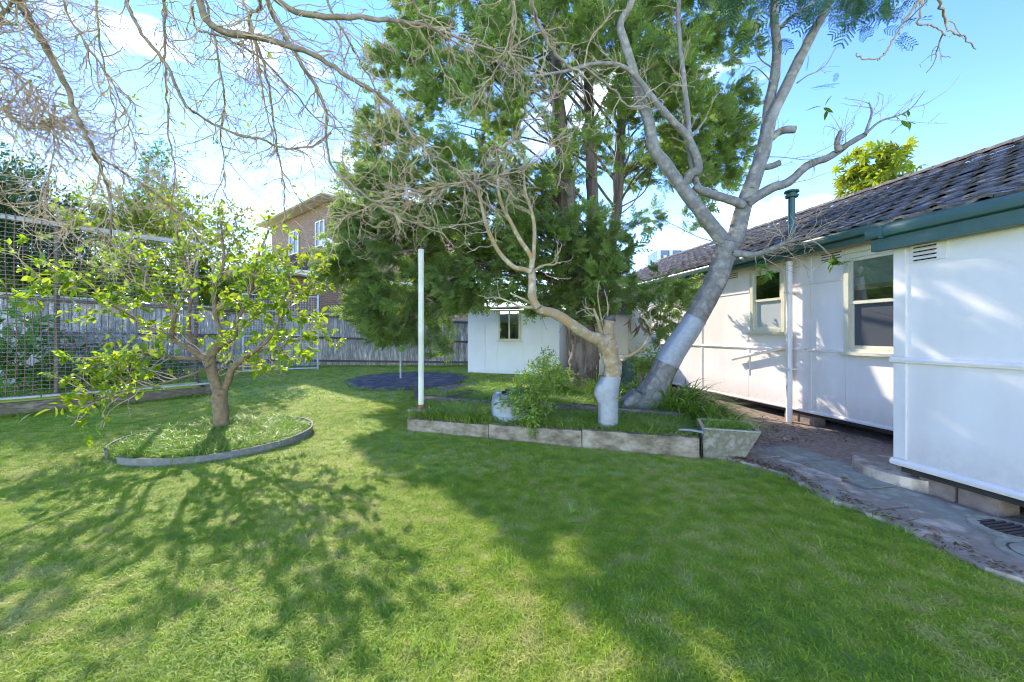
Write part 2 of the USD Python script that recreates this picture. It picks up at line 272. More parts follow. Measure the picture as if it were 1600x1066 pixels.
sheet('dirt', 0, -2.5, 9.6, .15, .004, M['dirt'], lambda s: (edge_p(s) + .02 + 1.4 * sst(s, 5.2, 7.5) , np.where(s < 3.2, 4.9, 6.5)))
th = np.linspace(0, 2 * np.pi, 64, endpoint=False)
def disc(c, r, off, wob=0, n=64, sq=1.0):
    a = np.linspace(0, 2 * np.pi, n, endpoint=False); rr = r * (1 + wob * (meshkit.noise(np.stack([np.cos(a) * 2, np.sin(a) * 2, 0 * a], -1)) - .5))
    rad = np.array([.33, .66, 1.0]); x = c[0] + np.concatenate([[0]] + [rr * k * np.cos(a) for k in rad]); y = c[1] + sq * np.concatenate([[0]] + [rr * k * np.sin(a) for k in rad])
    f = [[0, 1 + i, 1 + (i + 1) % n] for i in range(n)]
    for k in range(2):
        for i in range(n):
            A, B, C, D = 1 + k * n + i, 1 + k * n + (i + 1) % n, 1 + (k + 1) * n + (i + 1) % n, 1 + (k + 1) * n + i
            f += [[A, D, C], [A, C, B]]
    return np.stack([x, y, gz(x, y) + off], -1), np.array(f)
struct('asphalt_pad', disc(PADC, PADR, .02, .25, sq=.95), M['pad'], True)
struct('bare_earth', disc(gnd(735, 606)[:2], .8, .014, .9), M['dirt'], True)
struct('ring_soil', disc(RC, RR - .03, .035), M['soil'], True)
# planter soil (front tier)
q = [np.append(a, .165) for a in (FA, FB, KB, KA)]
struct('planter_soil', (np.array(q), [[0, 1, 2, 3]]), M['soil'])
# ------------------------------------------------------------------ concrete path
PB = (0, 0, 0)
pth = thing('path', 'cracked grey concrete path of broken slabs beside the white house', 'path', H(3.9, 1, 0), kind='structure')
srng = np.random.default_rng(3)
def slab(p0, p1, s0, s1, m, name='slab', h=.03):
    n = 7; ss = np.linspace(s0 + .014, s1 - .014, n); lo = np.array([max(p0, edge_p(s) + srng.normal(0, .018)) if p0 < 3.6 else p0 + .006 for s in ss]); top = .03 + srng.uniform(0, .012)
    v = []
    for s, l in zip(ss, lo):
        for p in (l, p1 - .006):
            c = H(p, s, 0); g = float(gz(c[0], c[1])); v += [[c[0], c[1], g - .02], [c[0], c[1], g + top + srng.normal(0, .0015)]]
    f = []
    for i in range(n - 1):
        a = 4 * i; b = a + 4
        f += [[a + 1, a + 3, b + 3, b + 1], [a, a + 1, b + 1, b], [a + 2, b + 2, b + 3, a + 3]]
    f += [[0, 2, 3, 1], [4 * n - 4, 4 * n - 3, 4 * n - 1, 4 * n - 2]]
    part(pth, name, (np.array(v), np.array([q[::-1] for q in f])), m)
cuts = [-2.2, -1.2, -.1, .85, 1.75, 2.7, 3.35, 4.1, 4.75]
for a, b in zip(cuts[:-1], cuts[1:]): slab(3.0, 3.95 if a < 3 else 4.05, a, b, M['concrete'])
for a, b in zip([-2.2, -.6, .75, 1.98, 3.1, 3.9], [-.6, .75, 1.98, 3.1, 3.9, 4.5]): slab(3.95 if a < 3 else 4.05, 4.4 if a < 3 else 4.6, a, b, M['mossy'])

# ------------------------------------------------------------------ white house
house = thing('white_house', 'white fibro cottage with grey tiled roof and dark green gutter', 'house', H(5, 4, 0))
PW, PN, SC = 5.966, 4.44, 3.17              # far wall, near (projecting) wall, corner of the projection
ZB, ZF, ZN, ZR = .222, 2.86, 2.47, 1.252
wins = []
w1 = (s_at(1228, PW), s_at(1174, PW), z_at(1228, 519, PW), z_at(1228, 413, PW))
w2 = (s_at(1395, PW) - .42, s_at(1321, PW), z_at(1330, 550, PW), z_at(1330, 397, PW))
def pane_window(p, w, frame_m, blind, low='glass', name='window'):
    s0, s1, z0, z1 = w; fw = .07
    m = MB(); m.hbox(p - .035, p + .06, s0, s0 + fw, z0, z1).hbox(p - .035, p + .06, s1 - fw, s1, z0, z1)
    m.hbox(p - .033, p + .06, s0 + fw, s1 - fw, z1 - fw, z1).hbox(p - .033, p + .06, s0 + fw, s1 - fw, z0, z0 + .05)
    wn = part(house, name, m, frame_m)
    zm = z0 + (z1 - z0) * .5; a, b = s0 + fw, s1 - fw
    for k, (q0, q1, pp) in enumerate(((z0 + .05, zm + .02, p + .012), (zm - .02, z1 - fw, p - .015))):
        t = .045; m = MB()
        m.hbox(pp, pp + .028, a, a + t, q0, q1).hbox(pp, pp + .028, b - t, b, q0, q1).hbox(pp + .002, pp + .026, a + t, b - t, q0, q0 + t).hbox(pp + .002, pp + .026, a + t, b - t, q1 - t, q1)
        part(wn, 'sash', m, frame_m)
        m = MB(); m.hbox(pp + .011, pp + .016, a + t - .003, b - t + .003, q0 + t - .003, q1 - t + .003); part(wn, 'pane', m, M[low if k == 0 else 'glass'])
    m = MB(); m.hbox(p - .085, p + .05, s0 - .05, s1 + .05, z0 - .045, z0 - .002); part(wn, 'sill', m, frame_m)
    m = MB(); m.hbox(p - .05, p - .002, s0 - .04, s1 + .04, z1 + .002, z1 + .05); part(wn, 'head_trim', m, frame_m)
    if blind:
        m = MB(); m.hbox(p + .018, p + .022, a, b, z1 - fw - blind, z1 - fw); part(wn, 'blind', m, M['blind'])
    return wn
pane_window(PW, w1, M['cream'], .0, 'frosted')
pane_window(PW, w2, M['cream'], .40, 'flyscreen')
# fibro sheets: rectangles around the windows, each its own sheet
def sheets(p, th_, cols, zcuts, holes, m, gap=.003):
    for a, b in zip(cols[:-1], cols[1:]):
        for c, d in zip(zcuts[:-1], zcuts[1:]):
            rects = [(a, b, c, d)]
            for (h0, h1, k0, k1) in holes:
                new = []
                for (r0, r1, q0, q1) in rects:
                    if h0 >= r1 - 1e-6 or h1 <= r0 + 1e-6 or k0 >= q1 - 1e-6 or k1 <= q0 + 1e-6: new.append((r0, r1, q0, q1)); continue
                    if h0 > r0: new.append((r0, h0, q0, q1))
                    if h1 < r1: new.append((h1, r1, q0, q1))
                    x0, x1 = max(r0, h0), min(r1, h1)
                    if k0 > q0: new.append((x0, x1, q0, k0))
                    if k1 < q1: new.append((x0, x1, k1, q1))
                rects = new
            for (r0, r1, q0, q1) in rects:
                mb = MB(); mb.hbox(p + .001, p + th_, r0 + gap, r1 - gap, q0 + gap, q1 - gap); part(house, 'wall_sheet', mb, m)
sj = [SC, s_at(1290, PW), s_at(1265, PW), s_at(1172, PW), s_at(1097, PW), 11.8, 16.0]
cols = sorted([SC, s_at(1266, PW), s_at(1170, PW), s_at(1097, PW), 11.8, 16.0])
zf1 = z_at(1300, 438, PW)
sheets(PW, .03, cols, [ZB, ZR, zf1, ZF], [w1, w2], M['white'])
sheets(PN, .03, [-4.0, -1.0, 1.4, SC], [ZB, ZR, ZN], [], M['white'])
for z0, z1 in ((ZB, ZR), (ZR, ZN)):
    m = MB(); m.box(H(PN + .034, SC - .03, z0), H(PW - PN - .03, 0, 0), H(0, .03, 0), [0, 0, z1 - z0 - .003]); part(house, 'wall_sheet', m, M['white'])
m = MB(); m.hbox(PN, 11, -4.05, -4.0, ZB, ZN); m.hbox(PW, 12.6, 16.0, 16.05, ZB, ZF); m.hbox(12.6, 12.65, -4, 16, ZB, ZF); part(house, 'rear_wall', m, M['white'])
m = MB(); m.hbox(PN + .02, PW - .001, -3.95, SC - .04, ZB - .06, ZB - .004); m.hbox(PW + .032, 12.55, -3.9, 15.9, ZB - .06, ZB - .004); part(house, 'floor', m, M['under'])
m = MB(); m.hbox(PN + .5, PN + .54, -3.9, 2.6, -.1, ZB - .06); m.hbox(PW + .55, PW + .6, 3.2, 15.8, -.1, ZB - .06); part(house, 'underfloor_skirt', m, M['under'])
# strips, rails, corner trims
def strip(p, s0, s1, z0, z1, t=.012, name='cover_strip', mm='whitetrim'): m = MB(); m.hbox(p - t, p, s0, s1, z0, z1); part(house, name, m, M[mm])
for sx, z0, z1 in ((cols[1], ZB + .03, ZR - .03), (cols[3], ZB + .03, ZF - .05), (cols[2] - .0, ZB + .5, ZR - .03), (cols[1] + .0, zf1 + .03, ZF - .05)): strip(PW, sx - .022, sx + .022, z0, z1)
strip(PW, w2[1] + .05, w1[0] - .05, zf1 - .018, zf1 + .018); strip(PW, w1[1] + .05, 11.8, zf1 - .018, zf1 + .018)
def halfround(p, s0, s1, z, r, name, mm): 
    a = np.linspace(-np.pi / 2, np.pi / 2, 7); prof = [(-.001 - r * 1.2 * np.cos(t), r * np.sin(t)) for t in a]
    v = [H(p + x, s, z + y) for s in (s0, s1) for x, y in prof]; n = 7
    f = [[i, i + 1, n + i + 1, n + i] for i in range(n - 1)] + [[i + n, i + n + 1, 2 * n - 1, 2 * n - 1] for i in range(n - 2)] + [[i + 1, i, n - 1, n - 1] for i in range(n - 2)]
    part(house, name, (np.array(v), np.array(f)), M[mm], 40)
halfround(PW, SC, cols[1] + .02, ZR, .028, 'wall_rail', 'whitetrim'); halfround(PW, cols[1] + .12, 11.8, ZR, .024, 'wall_rail', 'whitetrim')
halfround(PN, -4, SC + .03, ZR, .03, 'wall_rail', 'whitetrim')
halfround(PN, -4, SC + .02, ZB + .03, .035, 'base_rail', 'whitetrim'); halfround(PW, SC, 11.8, ZB + .02, .028, 'base_rail', 'whitetrim')
strip(PN, SC - .10, SC + .004, ZB + .07, ZR - .033, .014, 'corner_trim'); strip(PN, SC - .10, SC + .004, ZR + .033, ZN, .014, 'corner_trim')
# wall vent on near wall and on far wall
vs0, vs1, vz0, vz1 = s_at(1480, PN), s_at(1421, PN), z_at(1440, 409, PN), z_at(1440, 380, PN)
m = MB(); m.hbox(PN - .010, PN - .001, vs0, vs1, vz0, vz1); vent = part(house, 'vent', m, M['whitetrim'])
for k in range(4):
    z = vz0 + (k + .6) * (vz1 - vz0) / 4.4
    m = MB(); m.box(H(PN - .026, vs0 + .07, z), H(.016, 0, .012), H(0, vs1 - vs0 - .11, 0), [0, 0, .012]); part(vent, 'vent_slat', m, M['whitetrim'])
    m = MB(); m.hbox(PN - .0125, PN - .0102, vs0 + .07, vs1 - .04, z - .012, z - .001); part(vent, 'vent_slot', m, M['under'])
for px in (1300, 1145):
    s0 = s_at(px, PW); z0 = z_at(px, 400 if px == 1300 else 430, PW) - .0
    m = MB(); m.hbox(PW - .014, PW - .001, s0 - .2, s0 + .2, ZF - .22, ZF - .08); v2 = part(house, 'vent', m, M['whitetrim'])
    for k in range(3):
        m = MB(); m.hbox(PW - .017, PW - .0145, s0 - .16, s0 + .16, ZF - .2 + k * .04, ZF - .185 + k * .04); part(v2, 'vent_slot', m, M['under'])
# downpipe and handrail-like waste pipe
sp = s_at(1234, PW - .1)
m = MB(); m.tube([H(PW - .11, sp, .0), H(PW - .11, sp, 1.4), H(PW - .11, sp, ZF - .12)], .048, 12); dp = part(house, 'downpipe', m, M['whitetrim'], 40)
for z in (.9, 2.2):
    m = MB(); m.hbox(PW - .165, PW - .0, sp - .055, sp + .055, z, z + .03); part(dp, 'pipe_bracket', m, M['whitetrim'])
a, b, c = H(PW - .09, sp + .06, z_at(1226, 541, PW)), H(PW - .09, s_at(1151, PW), z_at(1151, 561, PW)), H(PW - .09, s_at(1151, PW), z_at(1151, 585, PW))
m = MB(); m.tube([a, a * .1 + b * .9, b, b + [0, 0, -.04], c], .034, 10); part(house, 'waste_pipe', m, M['whitetrim'], 40)
# piers of brick
for k, (p, s) in enumerate(((PN + .06, 2.75), (PN + .06, 2.46), (PN + .06, .6), (PW + .04, 5.75), (PW + .04, 5.45), (PW + .04, 8.4), (PW + .04, 10.3), (PW + .04, 3.8))):
    m = MB(); m.hbox(p, p + .22, s, s + .26, -.05, ZB - .065); part(house, 'pier', m, M['pier'])
# gutters, fascias, soffit
def gutter(p, s0, s1, zt, name='gutter'):
    prof = [(0.0, 0), (-.012, -.01), (-.022, -.045), (-.012, -.105), (.02, -.118), (.10, -.118), (.10, -.02), (.092, -.02), (.092, -.108), (.02, -.108), (-.004, -.1), (-.012, -.045), (-.004, -.014), (0.008, -.01)]
    v = [H(p + x, s, zt + y) for s in (s0, s1) for x, y in prof]; n = len(prof)
    f = [[i, n + i, n + (i + 1) % n, (i + 1) % n] for i in range(n)]
    f += [[0, 4, 5, 6], [0, 3, 4, 4], [n + 6, n + 5, n + 4, n], [n + 4, n + 3, n, n]]
    return part(house, name, (np.array(v), np.array(f)), M['gutter'], 35)
PG1, PG2, ZG1, ZG2 = 5.66, 4.30, 2.975, 2.573
g1 = gutter(PG1, SC + .12, 16.2, ZG1); g2 = gutter(PG2, -4.2, SC + .16, ZG2)
for s in (SC + .0,): m = MB(); m.hbox(PG2 - .027, PG2 + .10, s, s + .03, ZG2 - .122, ZG2 + .003); part(g2, 'gutter_joint', m, M['gutter'])
m = MB(); m.hbox(PG1 + .075, PG1 + .098, SC + .1, 16.1, ZG1 - .20, ZG1 - .121); part(house, 'fascia', m, M['gutter'])
m = MB(); m.hbox(PG2 + .02, PG2 + .10, -4.1, SC + .13, ZG2 - .235, ZG2 - .121); part(house, 'fascia', m, M['gutter'], label='deep dark green boxed end of the eave')
m = MB(); m.hbox(PG1 + .1, PW - .001, SC + .1, 16.0, ZF - .015, ZF - .002); part(house, 'soffit', m, M['soffit'])
m = MB(); m.hbox(PG2 + .102, PN + .03, -4, SC + .1, ZN + .002, ZN + .015); part(house, 'soffit', m, M['soffit'])
m = MB(); m.hbox(PW - .035, PW - .0005, SC, 11.8, ZF - .075, ZF - .018); part(house, 'eave_mould', m, M['soffit'])
# roof: base planes + tiles
RP, RZ = 9.62, 4.74
PT = PG1 + .03; ZT = ZG1 + .0
pitch = (RZ - ZT) / (RP - PT)
m = MB()
m.add([H(PT + .03, -4.3, ZT - .03), H(PT + .03, 16.3, ZT - .03), H(RP, 16.3, RZ - .05), H(RP, -4.3, RZ - .05), H(2 * RP - PT, 16.3, ZT - .03), H(2 * RP - PT, -4.3, ZT - .03)], [[0, 3, 2, 1], [3, 5, 4, 2]])
m.add([H(PG2 + .05, -4.3, ZG2 - .035), H(PG2 + .05, SC + .12, ZG2 - .035), H(PT + .05, SC + .12, ZT - .035), H(PT + .05, -4.3, ZT - .035)], [[0, 3, 2, 1]])
m.add([H(PG2 + .1, SC + .11, ZG2 - .035), H(PT + .05, SC + .11, ZT - .035), H(PT + .05, SC + .11, ZN + .015), H(PG2 + .1, SC + .11, ZN + .015)], [[0, 1, 2, 3]])
m.add([H(PT, 16.2, ZF), H(RP, 16.2, RZ - .05), H(2 * RP - PT, 16.2, ZF)], [[0, 1, 2]])
m.add([H(PT, -4.2, ZF), H(RP, -4.2, RZ - .05), H(2 * RP - PT, -4.2, ZF)], [[0, 2, 1]])
roof = part(house, 'roof', m, M['tile'])
TW, TL = .30, .33
def tile(mb, p, s, z, slope, jit):
    """one concrete tile: lower edge at p, running up the slope; a low roll along one side"""
    L = TL + .07; cp = 1 / math.hypot(1, slope); up = H(cp, 0, slope * cp); nv = H(-slope * cp, 0, cp); al = H(0, 1, 0)
    o = H(p, s, z) + nv * (.012 + jit * .006) + H(0, jit * .006, 0)
    prof = [(0, .016), (.03, .034), (.075, .036), (.11, .018), (.2, .012), (.255, .018), (.298, .016)]
    n = len(prof); v = []
    for e, lift in ((0, .024), (L, 0.0)):
        for x, h in prof: v.append(o + al * x + up * e + nv * (h + lift - .012 * (e > 0)))
    for x, h in prof: v.append(o + al * x + nv * (h + .024 - .024))
    f = [[i, i + n, i + n + 1, i + 1] for i in range(n - 1)] + [[i, i + 1, 2 * n + i + 1, 2 * n + i] for i in range(n - 1)]
    return mb.add(v, f)
TILES = []
def tile_field(p0, z0, p1, z1, s0, s1):
    slope = (z1 - z0) / (p1 - p0); Ls = math.hypot(p1 - p0, z1 - z0); rows = int(Ls / TL) + 1
    for r in range(rows):
        e = r * TL
        if e > Ls - .12: break
        p = p0 + e / Ls * (p1 - p0); z = z0 + e / Ls * (z1 - z0); s = s0 + (r % 2) * TW / 2
        while s < s1 - .1:
            TILES.append((p, s, z, slope)); s += TW
tile_field(PG2 + .03, ZG2 - .012, PT, ZT - .012, -4.2, SC + .05)
tile_field(PT, ZT - .012, RP, RZ - .02, -4.2, 16.1)
def seen(p, s, z):
    c = H(p, s + .15, z)
    if c[1] < .6: return -1
    x, y = CX + F * c[0] / c[1], HY - F * (c[2] - CAMZ) / c[1]
    return -1 if x > 1640 or x < 950 or y < -20 else 1 / c[1]
TILES.sort(key=lambda t: -seen(*t[:3])); rest = MB()
trng = np.random.default_rng(5)
for i, t in enumerate(TILES):
    j = trng.normal()
    if i < 300 and seen(*t[:3]) > 0: mb = MB(); tile(mb, *t, j); part(roof, 'roof_tile', mb, M['tile'])
    else: tile(rest, *t, j)
part(roof, 'roof_tiles', rest, M['tile'], kind='stuff')
s = -4.2
while s < 16:
    a = np.linspace(0, np.pi, 7); m = MB(); v = [H(RP - .11 * math.cos(t) , s + e * .40, RZ - .0 + .085 * math.sin(t) + .012 * (1 - e)) for e in (0, 1) for t in a]
    m.add(v, [[i, i + 1, 7 + i + 1, 7 + i] for i in range(6)] + [[i + 1, i, 6, 6] for i in range(5)]); part(roof, 'ridge_tile', m, M['tile'], 40); s += .37
# flue
fp = 6.35; fs = s_at(1237, fp); fz = ZT + (fp - PT) * pitch; ftop = z_at(1237, 296, fp)
m = MB(); m.tube([H(fp, fs, fz - .1), H(fp, fs, (fz + ftop) / 2), H(fp, fs, ftop - .14)], .055, 14); fl = part(house, 'flue', m, M['gutter'], 40)
m = MB(); m.tube([H(fp, fs, ftop - .15), H(fp, fs, ftop - .11)], [.10, .11], 14).tube([H(fp, fs, ftop - .11), H(fp, fs, ftop - .05)], .065, 12).tube([H(fp, fs, ftop - .06), H(fp, fs, ftop - .03), H(fp, fs, ftop)], [.12, .115, .03], 14); part(fl, 'flue_cap', m, M['gutter'], 40)
# step at the corner
a = np.linspace(0, 2 * np.pi, 28, endpoint=False); cc = H(4.86, 3.28, 0)
poly = trimesh.creation.cylinder(.5, .3, sections=36); poly.apply_translation([cc[0], cc[1], -.02])
o = part(None, 'step', poly, M['concrete'], 40); tag(o, 'rounded mossy concrete step at the corner of the white house', 'step')
# low wing at the far end of the cottage
wing = thing('lean_to', 'low white lean-to with green gutter at the far end of the cottage', 'lean-to', H(5, 11.8, 0))
p0 = 4.35
for a, b in ((p0, 5.15), (5.15, PW)):
    m = MB(); m.hbox(a + .003, b - .003, 11.8, 11.83, .2, 2.16); part(wing, 'wall_sheet', m, M['white'])
m = MB(); m.hbox(p0, p0 + .03, 11.83, 14.5, .2, 2.16); part(wing, 'wall_sheet', m, M['white'])
m = MB(); m.add([H(p0 - .1, 11.66, 2.26), H(PW, 11.66, 2.62), H(PW, 14.6, 2.62), H(p0 - .1, 14.6, 2.26), H(p0 - .1, 11.66, 2.2), H(PW, 11.66, 2.2), H(PW, 14.6, 2.2), H(p0 - .1, 14.6, 2.2)], [[0, 1, 2, 3], [4, 5, 1, 0], [7, 4, 0, 3], [4, 7, 6, 5]]); part(wing, 'roof', m, M['tile'])
m = MB(); m.hbox(p0 - .12, PW, 11.56, 11.65, 2.13, 2.25); part(wing, 'gutter', m, M['gutter'])
m = MB(); m.hbox(p0 - .02, p0 + .05, 11.765, 11.797, .2, 2.15); part(wing, 'corner_trim', m, M['whitetrim'])

# ------------------------------------------------------------------ garden shed
A, B = gnd(731, 582), gnd(874, 589); sd = unit((B - A) * [1, 1, 0]); sn = np.array([-sd[1], sd[0], 0]); SLn = np.linalg.norm((B - A)[:2])
shed = thing('garden_shed', 'white garden shed with sliding window behind the cypress', 'shed', A)
zb, zt = .24, 2.3
def spx(px): k = (px - CX) / F; return (k * A[1] - A[0]) / (sd[0] - k * sd[1])
def sz(px, py): y = A[1] + spx(px) * sd[1]; return CAMZ - (py - HY) / F * y
wa, wb, wz0, wz1 = spx(779), spx(813), sz(795, 532), sz(795, 484)
js = [0, spx(757), spx(776), spx(817), spx(846), SLn]
for a, b in zip(js[:-1], js[1:]):
    segs = [(zb, zt)] if not (a < wa + .2 and b > wb - .2) else [(zb, wz0), (wz1, zt)]
    for c, d in segs:
        m = MB(); m.box(A * [1, 1, 0] + sd * (a + .004) + [0, 0, c], sd * (b - a - .008), sn * .03, [0, 0, d - c]); part(shed, 'wall_panel', m, M['shedwhite'])
for a in js[1:-1]:
    m = MB(); m.box(A * [1, 1, 0] + sd * (a - .02) - sn * .011 + [0, 0, zb], sd * .04, sn * .01, [0, 0, (wz0 - zb - .05) if wa - .2 < a < wb + .2 else zt - zb]); part(shed, 'cover_strip', m, M['shedwhite'])
o0 = A * [1, 1, 0]
for a, b in ((js[2], wa), (wb, js[3])):
    m = MB(); m.box(o0 + sd * a + sn * .002 + [0, 0, wz0], sd * (b - a), sn * .03, [0, 0, wz1 - wz0]); part(shed, 'wall_panel', m, M['shedwhite'])
m = MB(); t = .05
for a, b, c, d in ((wa, wa + t, wz0, wz1), (wb - t, wb, wz0, wz1), (wa + t, wb - t, wz0, wz0 + t), (wa + t, wb - t, wz1 - t, wz1), ((wa + wb) / 2 - .02, (wa + wb) / 2 + .02, wz0 + t, wz1 - t)): m.box(o0 + sd * a - sn * .03 + [0, 0, c], sd * (b - a), sn * .05, [0, 0, d - c])
w = part(shed, 'window', m, M['cream'])
for a, b in ((wa + t, (wa + wb) / 2 - .02), ((wa + wb) / 2 + .02, wb - t)):
    m = MB(); m.box(o0 + sd * a - sn * .008 + [0, 0, wz0 + t], sd * (b - a), sn * .005, [0, 0, wz1 - wz0 - 2 * t]); part(w, 'pane', m, M['glass'])
m = MB(); m.box(o0 + sd * (wa - .05) - sn * .07 + [0, 0, wz0 - .04], sd * (wb - wa + .1), sn * .06, [0, 0, .036]); part(w, 'sill', m, M['cream'])
m = MB(); m.box(o0 + sn * .032 + [0, 0, zb], sd * .03, sn * 2.5, [0, 0, zt - zb]); m.box(o0 + sn * .032 + sd * (SLn - .03) + [0, 0, zb], sd * .03, sn * 2.5, [0, 0, zt - zb]); m.box(o0 + sn * 2.53 + [0, 0, zb], sd * SLn, sn * .03, [0, 0, zt - zb]); part(shed, 'side_wall', m, M['shedwhite'])
m = MB(); m.box(o0 - sn * .15 - sd * .12 + [0, 0, zt + .003], sd * (SLn + .24), sn * 2.8 + [0, 0, .25], [0, 0, .06]); part(shed, 'roof', m, M['tile'])
m = MB(); m.box(o0 + sn * .04 + sd * .04 + [0, 0, zb - .02], sd * (SLn - .08), sn * 2.4, [0, 0, .04]); part(shed, 'floor', m, M['under'])

# ------------------------------------------------------------------ paling fences
def fence(name, label, A, B, ha, hb, za, zb_, seed):
    A, B = np.asarray(A, float), np.asarray(B, float); L = np.linalg.norm(B - A); d = (B - A) / L; n = np.array([-d[1], d[0]]); n = n if np.dot(n, -A) > 0 else -n
    fe = thing(name, label, 'fence', (A[0], A[1], za)); r = np.random.default_rng(seed); w = .107; k = int(L / w); e = np.append(d, 0); nn = np.append(n, 0)
    def z0(t): return za + (zb_ - za) * t / L
    def hh(t): return ha + (hb - ha) * t / L
    for i in range(k):
        t = i * w; lap = (i % 2) * .014; top = z0(t) + hh(t) + r.normal(0, .012); bot = z0(t) + .02 + r.uniform(-.03, .03); tilt = r.normal(0, .006)
        o = np.array([*(A + d * (t - .006)), bot]) - nn * (.006 + lap)
        m = MB(); m.box(o, e * (w + .006), -nn * .013, np.array([0, 0, top - bot]) + e * tilt); part(fe, 'paling', m, M['paling'])
    for fr in (.1, .55, .97):
        a = np.array([*A, z0(0) + fr * hh(0)]); b = np.array([*B, z0(L) + fr * hh(L)])
        m = MB(); m.bar(a + nn * .03, b + nn * .03, .05, .075); part(fe, 'rail', m, M['rail'])
    a = np.array([*A, z0(0) + hh(0) + .03]); b = np.array([*B, z0(L) + hh(L) + .03]); m = MB(); m.bar(a, b, .09, .035); part(fe, 'capping', m, M['cap'])
    for t in np.arange(.3, L, 2.4):
        m = MB(); m.box(np.array([*(A + d * t), z0(t) - .1]) - nn * .036, e * .1, -nn * .09, [0, 0, hh(t) + .05]); part(fe, 'post', m, M['rail'])
FL = np.array([-8.6, 15.0])
fence('paling_fence', 'weathered grey timber paling fence along the back of the lawn', FL, (.6, 15.3), 2.0, 1.66, .33, .24, 1)
fence('paling_fence', 'old grey paling fence behind the rusty mesh trellis on the left', (-14.2, 7.4), FL + [-.05, -.05], 2.05, 2.0, .5, .34, 2)

# ------------------------------------------------------------------ sleeper wall and trellis
sw = thing('sleeper_wall', 'low retaining wall of dark timber sleepers under the mesh trellis', 'retaining wall', (*SA, 0))
e3, n3 = np.append(SD, 0), np.append(SN, 0)
def wp(u, w, z): return np.array([*(SA + SD * u + SN * w), z])
for a, b in ((-2.2, -.35), (-.33, .93), (1.07, 2.9)):
    m = MB(); g = trimesh.creation.box([b - a, .085, .26]); g = g.subdivide().subdivide(); v = g.vertices + (meshkit.noise(g.vertices * 9 + a) - .5)[:, None] * .014
    v = np.array([wp(a + (b - a) / 2, .045, .15) + e3 * x + n3 * y + [0, 0, z] for x, y, z in v]); part(sw, 'sleeper', (v, g.faces), M['sleeper'], 50)
for u in (-.34, 1.0, 2.93):
    m = MB(); m.box(wp(u - .07, -.06, -.1), e3 * .14, n3 * .11, [0, 0, .45]); part(sw, 'post', m, M['sleeper'])
for a, b in ((-2.2, .4), (.42, 2.95)):
    m = MB(); m.box(wp(a, -.03, .345 ), e3 * (b - a), n3 * .16, [0, 0, .032]); part(sw, 'cap_rail', m, M['cap'])
m = MB(); m.box(wp(2.87, .1, .0), e3 * .08, n3 * 1.8, [0, 0, .33]); part(sw, 'sleeper', m, M['sleeper'])
tr = thing('mesh_trellis', 'tall rusty wire mesh trellis standing in the raised bed on the left', 'trellis', wp(0, .2, .4))
wr = np.random.default_rng(11); TZ0, TZ1 = .42, 3.72
for k, u in enumerate(np.arange(-1.6, 2.75, .1)):
    zz = np.linspace(TZ0 - .06 + wr.uniform(-.05, .05), TZ1, 7); pts = [wp(u + .015 * math.sin(z * 2 + k * .3), .2 + .03 * math.sin(z * 1.7 + u), z) for z in zz]
    m = MB(); m.tube(pts, .0075, 5); part(tr, 'upright_wire', m, M['rust'], True)
for k, z in enumerate(np.arange(TZ0 + .05, TZ1, .078)):
    pts = [wp(u, .2 + .03 * math.sin(z * 1.7 + u) - .012, z + .006 * math.sin(u * 3 + k)) for u in np.linspace(-1.65, 2.75, 10)]
    m = MB(); m.tube(pts, .0043, 4); part(tr, 'cross_wire', m, M['wire'], True)
m = MB(); m.bar(wp(-1.7, .24, TZ1 - .06), wp(2.8, .24, TZ1 - .12), .05, .09); part(tr, 'top_rail', m, M['cap'])
for u in (-1.5, .6, 2.74):
    m = MB(); m.bar(wp(u, .27, .2), wp(u, .27, TZ1 - .02), .06, .06, up=(1, 0, 0)); part(tr, 'post', m, M['sleeper'])
# galvanised framed mesh panel
GA, GB = gnd(380, 581), gnd(497, 572); GA[1], GB[1] = 13.2, 13.9; GA[0], GB[0] = (380 - CX) / F * GA[1], (497 - CX) / F * GB[1]
GA[2], GB[2] = gz(*GA[:2]), gz(*GB[:2]); gh = 2.62
pn = thing('mesh_screen', 'grey galvanised framed mesh panel standing before the back fence', 'mesh screen', GA)
ge = unit((GB - GA) * [1, 1, 0]); gl = np.linalg.norm((GB - GA)[:2])
for a, b in ((GB, GB + [0, 0, gh]), (GA, GA + [0, 0, gh])): m = MB(); m.tube([a, (a + b) / 2, b], .03, 8); part(pn, 'upright', m, M['galvwire'], True)
for z in (.06, 1.2, gh - .02): m = MB(); m.tube([GA + [0, 0, z], GB + [0, 0, z + (0 if z < 2 else -.06)]], .022, 8); part(pn, 'frame_bar', m, M['galvwire'], True)
for k in range(int(gl / .085)): m = MB(); q0 = GA + ge * (.085 * (k + 1)); m.tube([q0 + [0, 0, .03], q0 + [0, 0, gh - .03]], .0045, 4); part(pn, 'wire', m, M['galvwire'])
for k in range(int(gh / .085) - 1): m = MB(); z = .085 * (k + 1); m.tube([GA + [0, 0, z], GB + [0, 0, z]], .0045, 4); part(pn, 'wire', m, M['galvwire'])

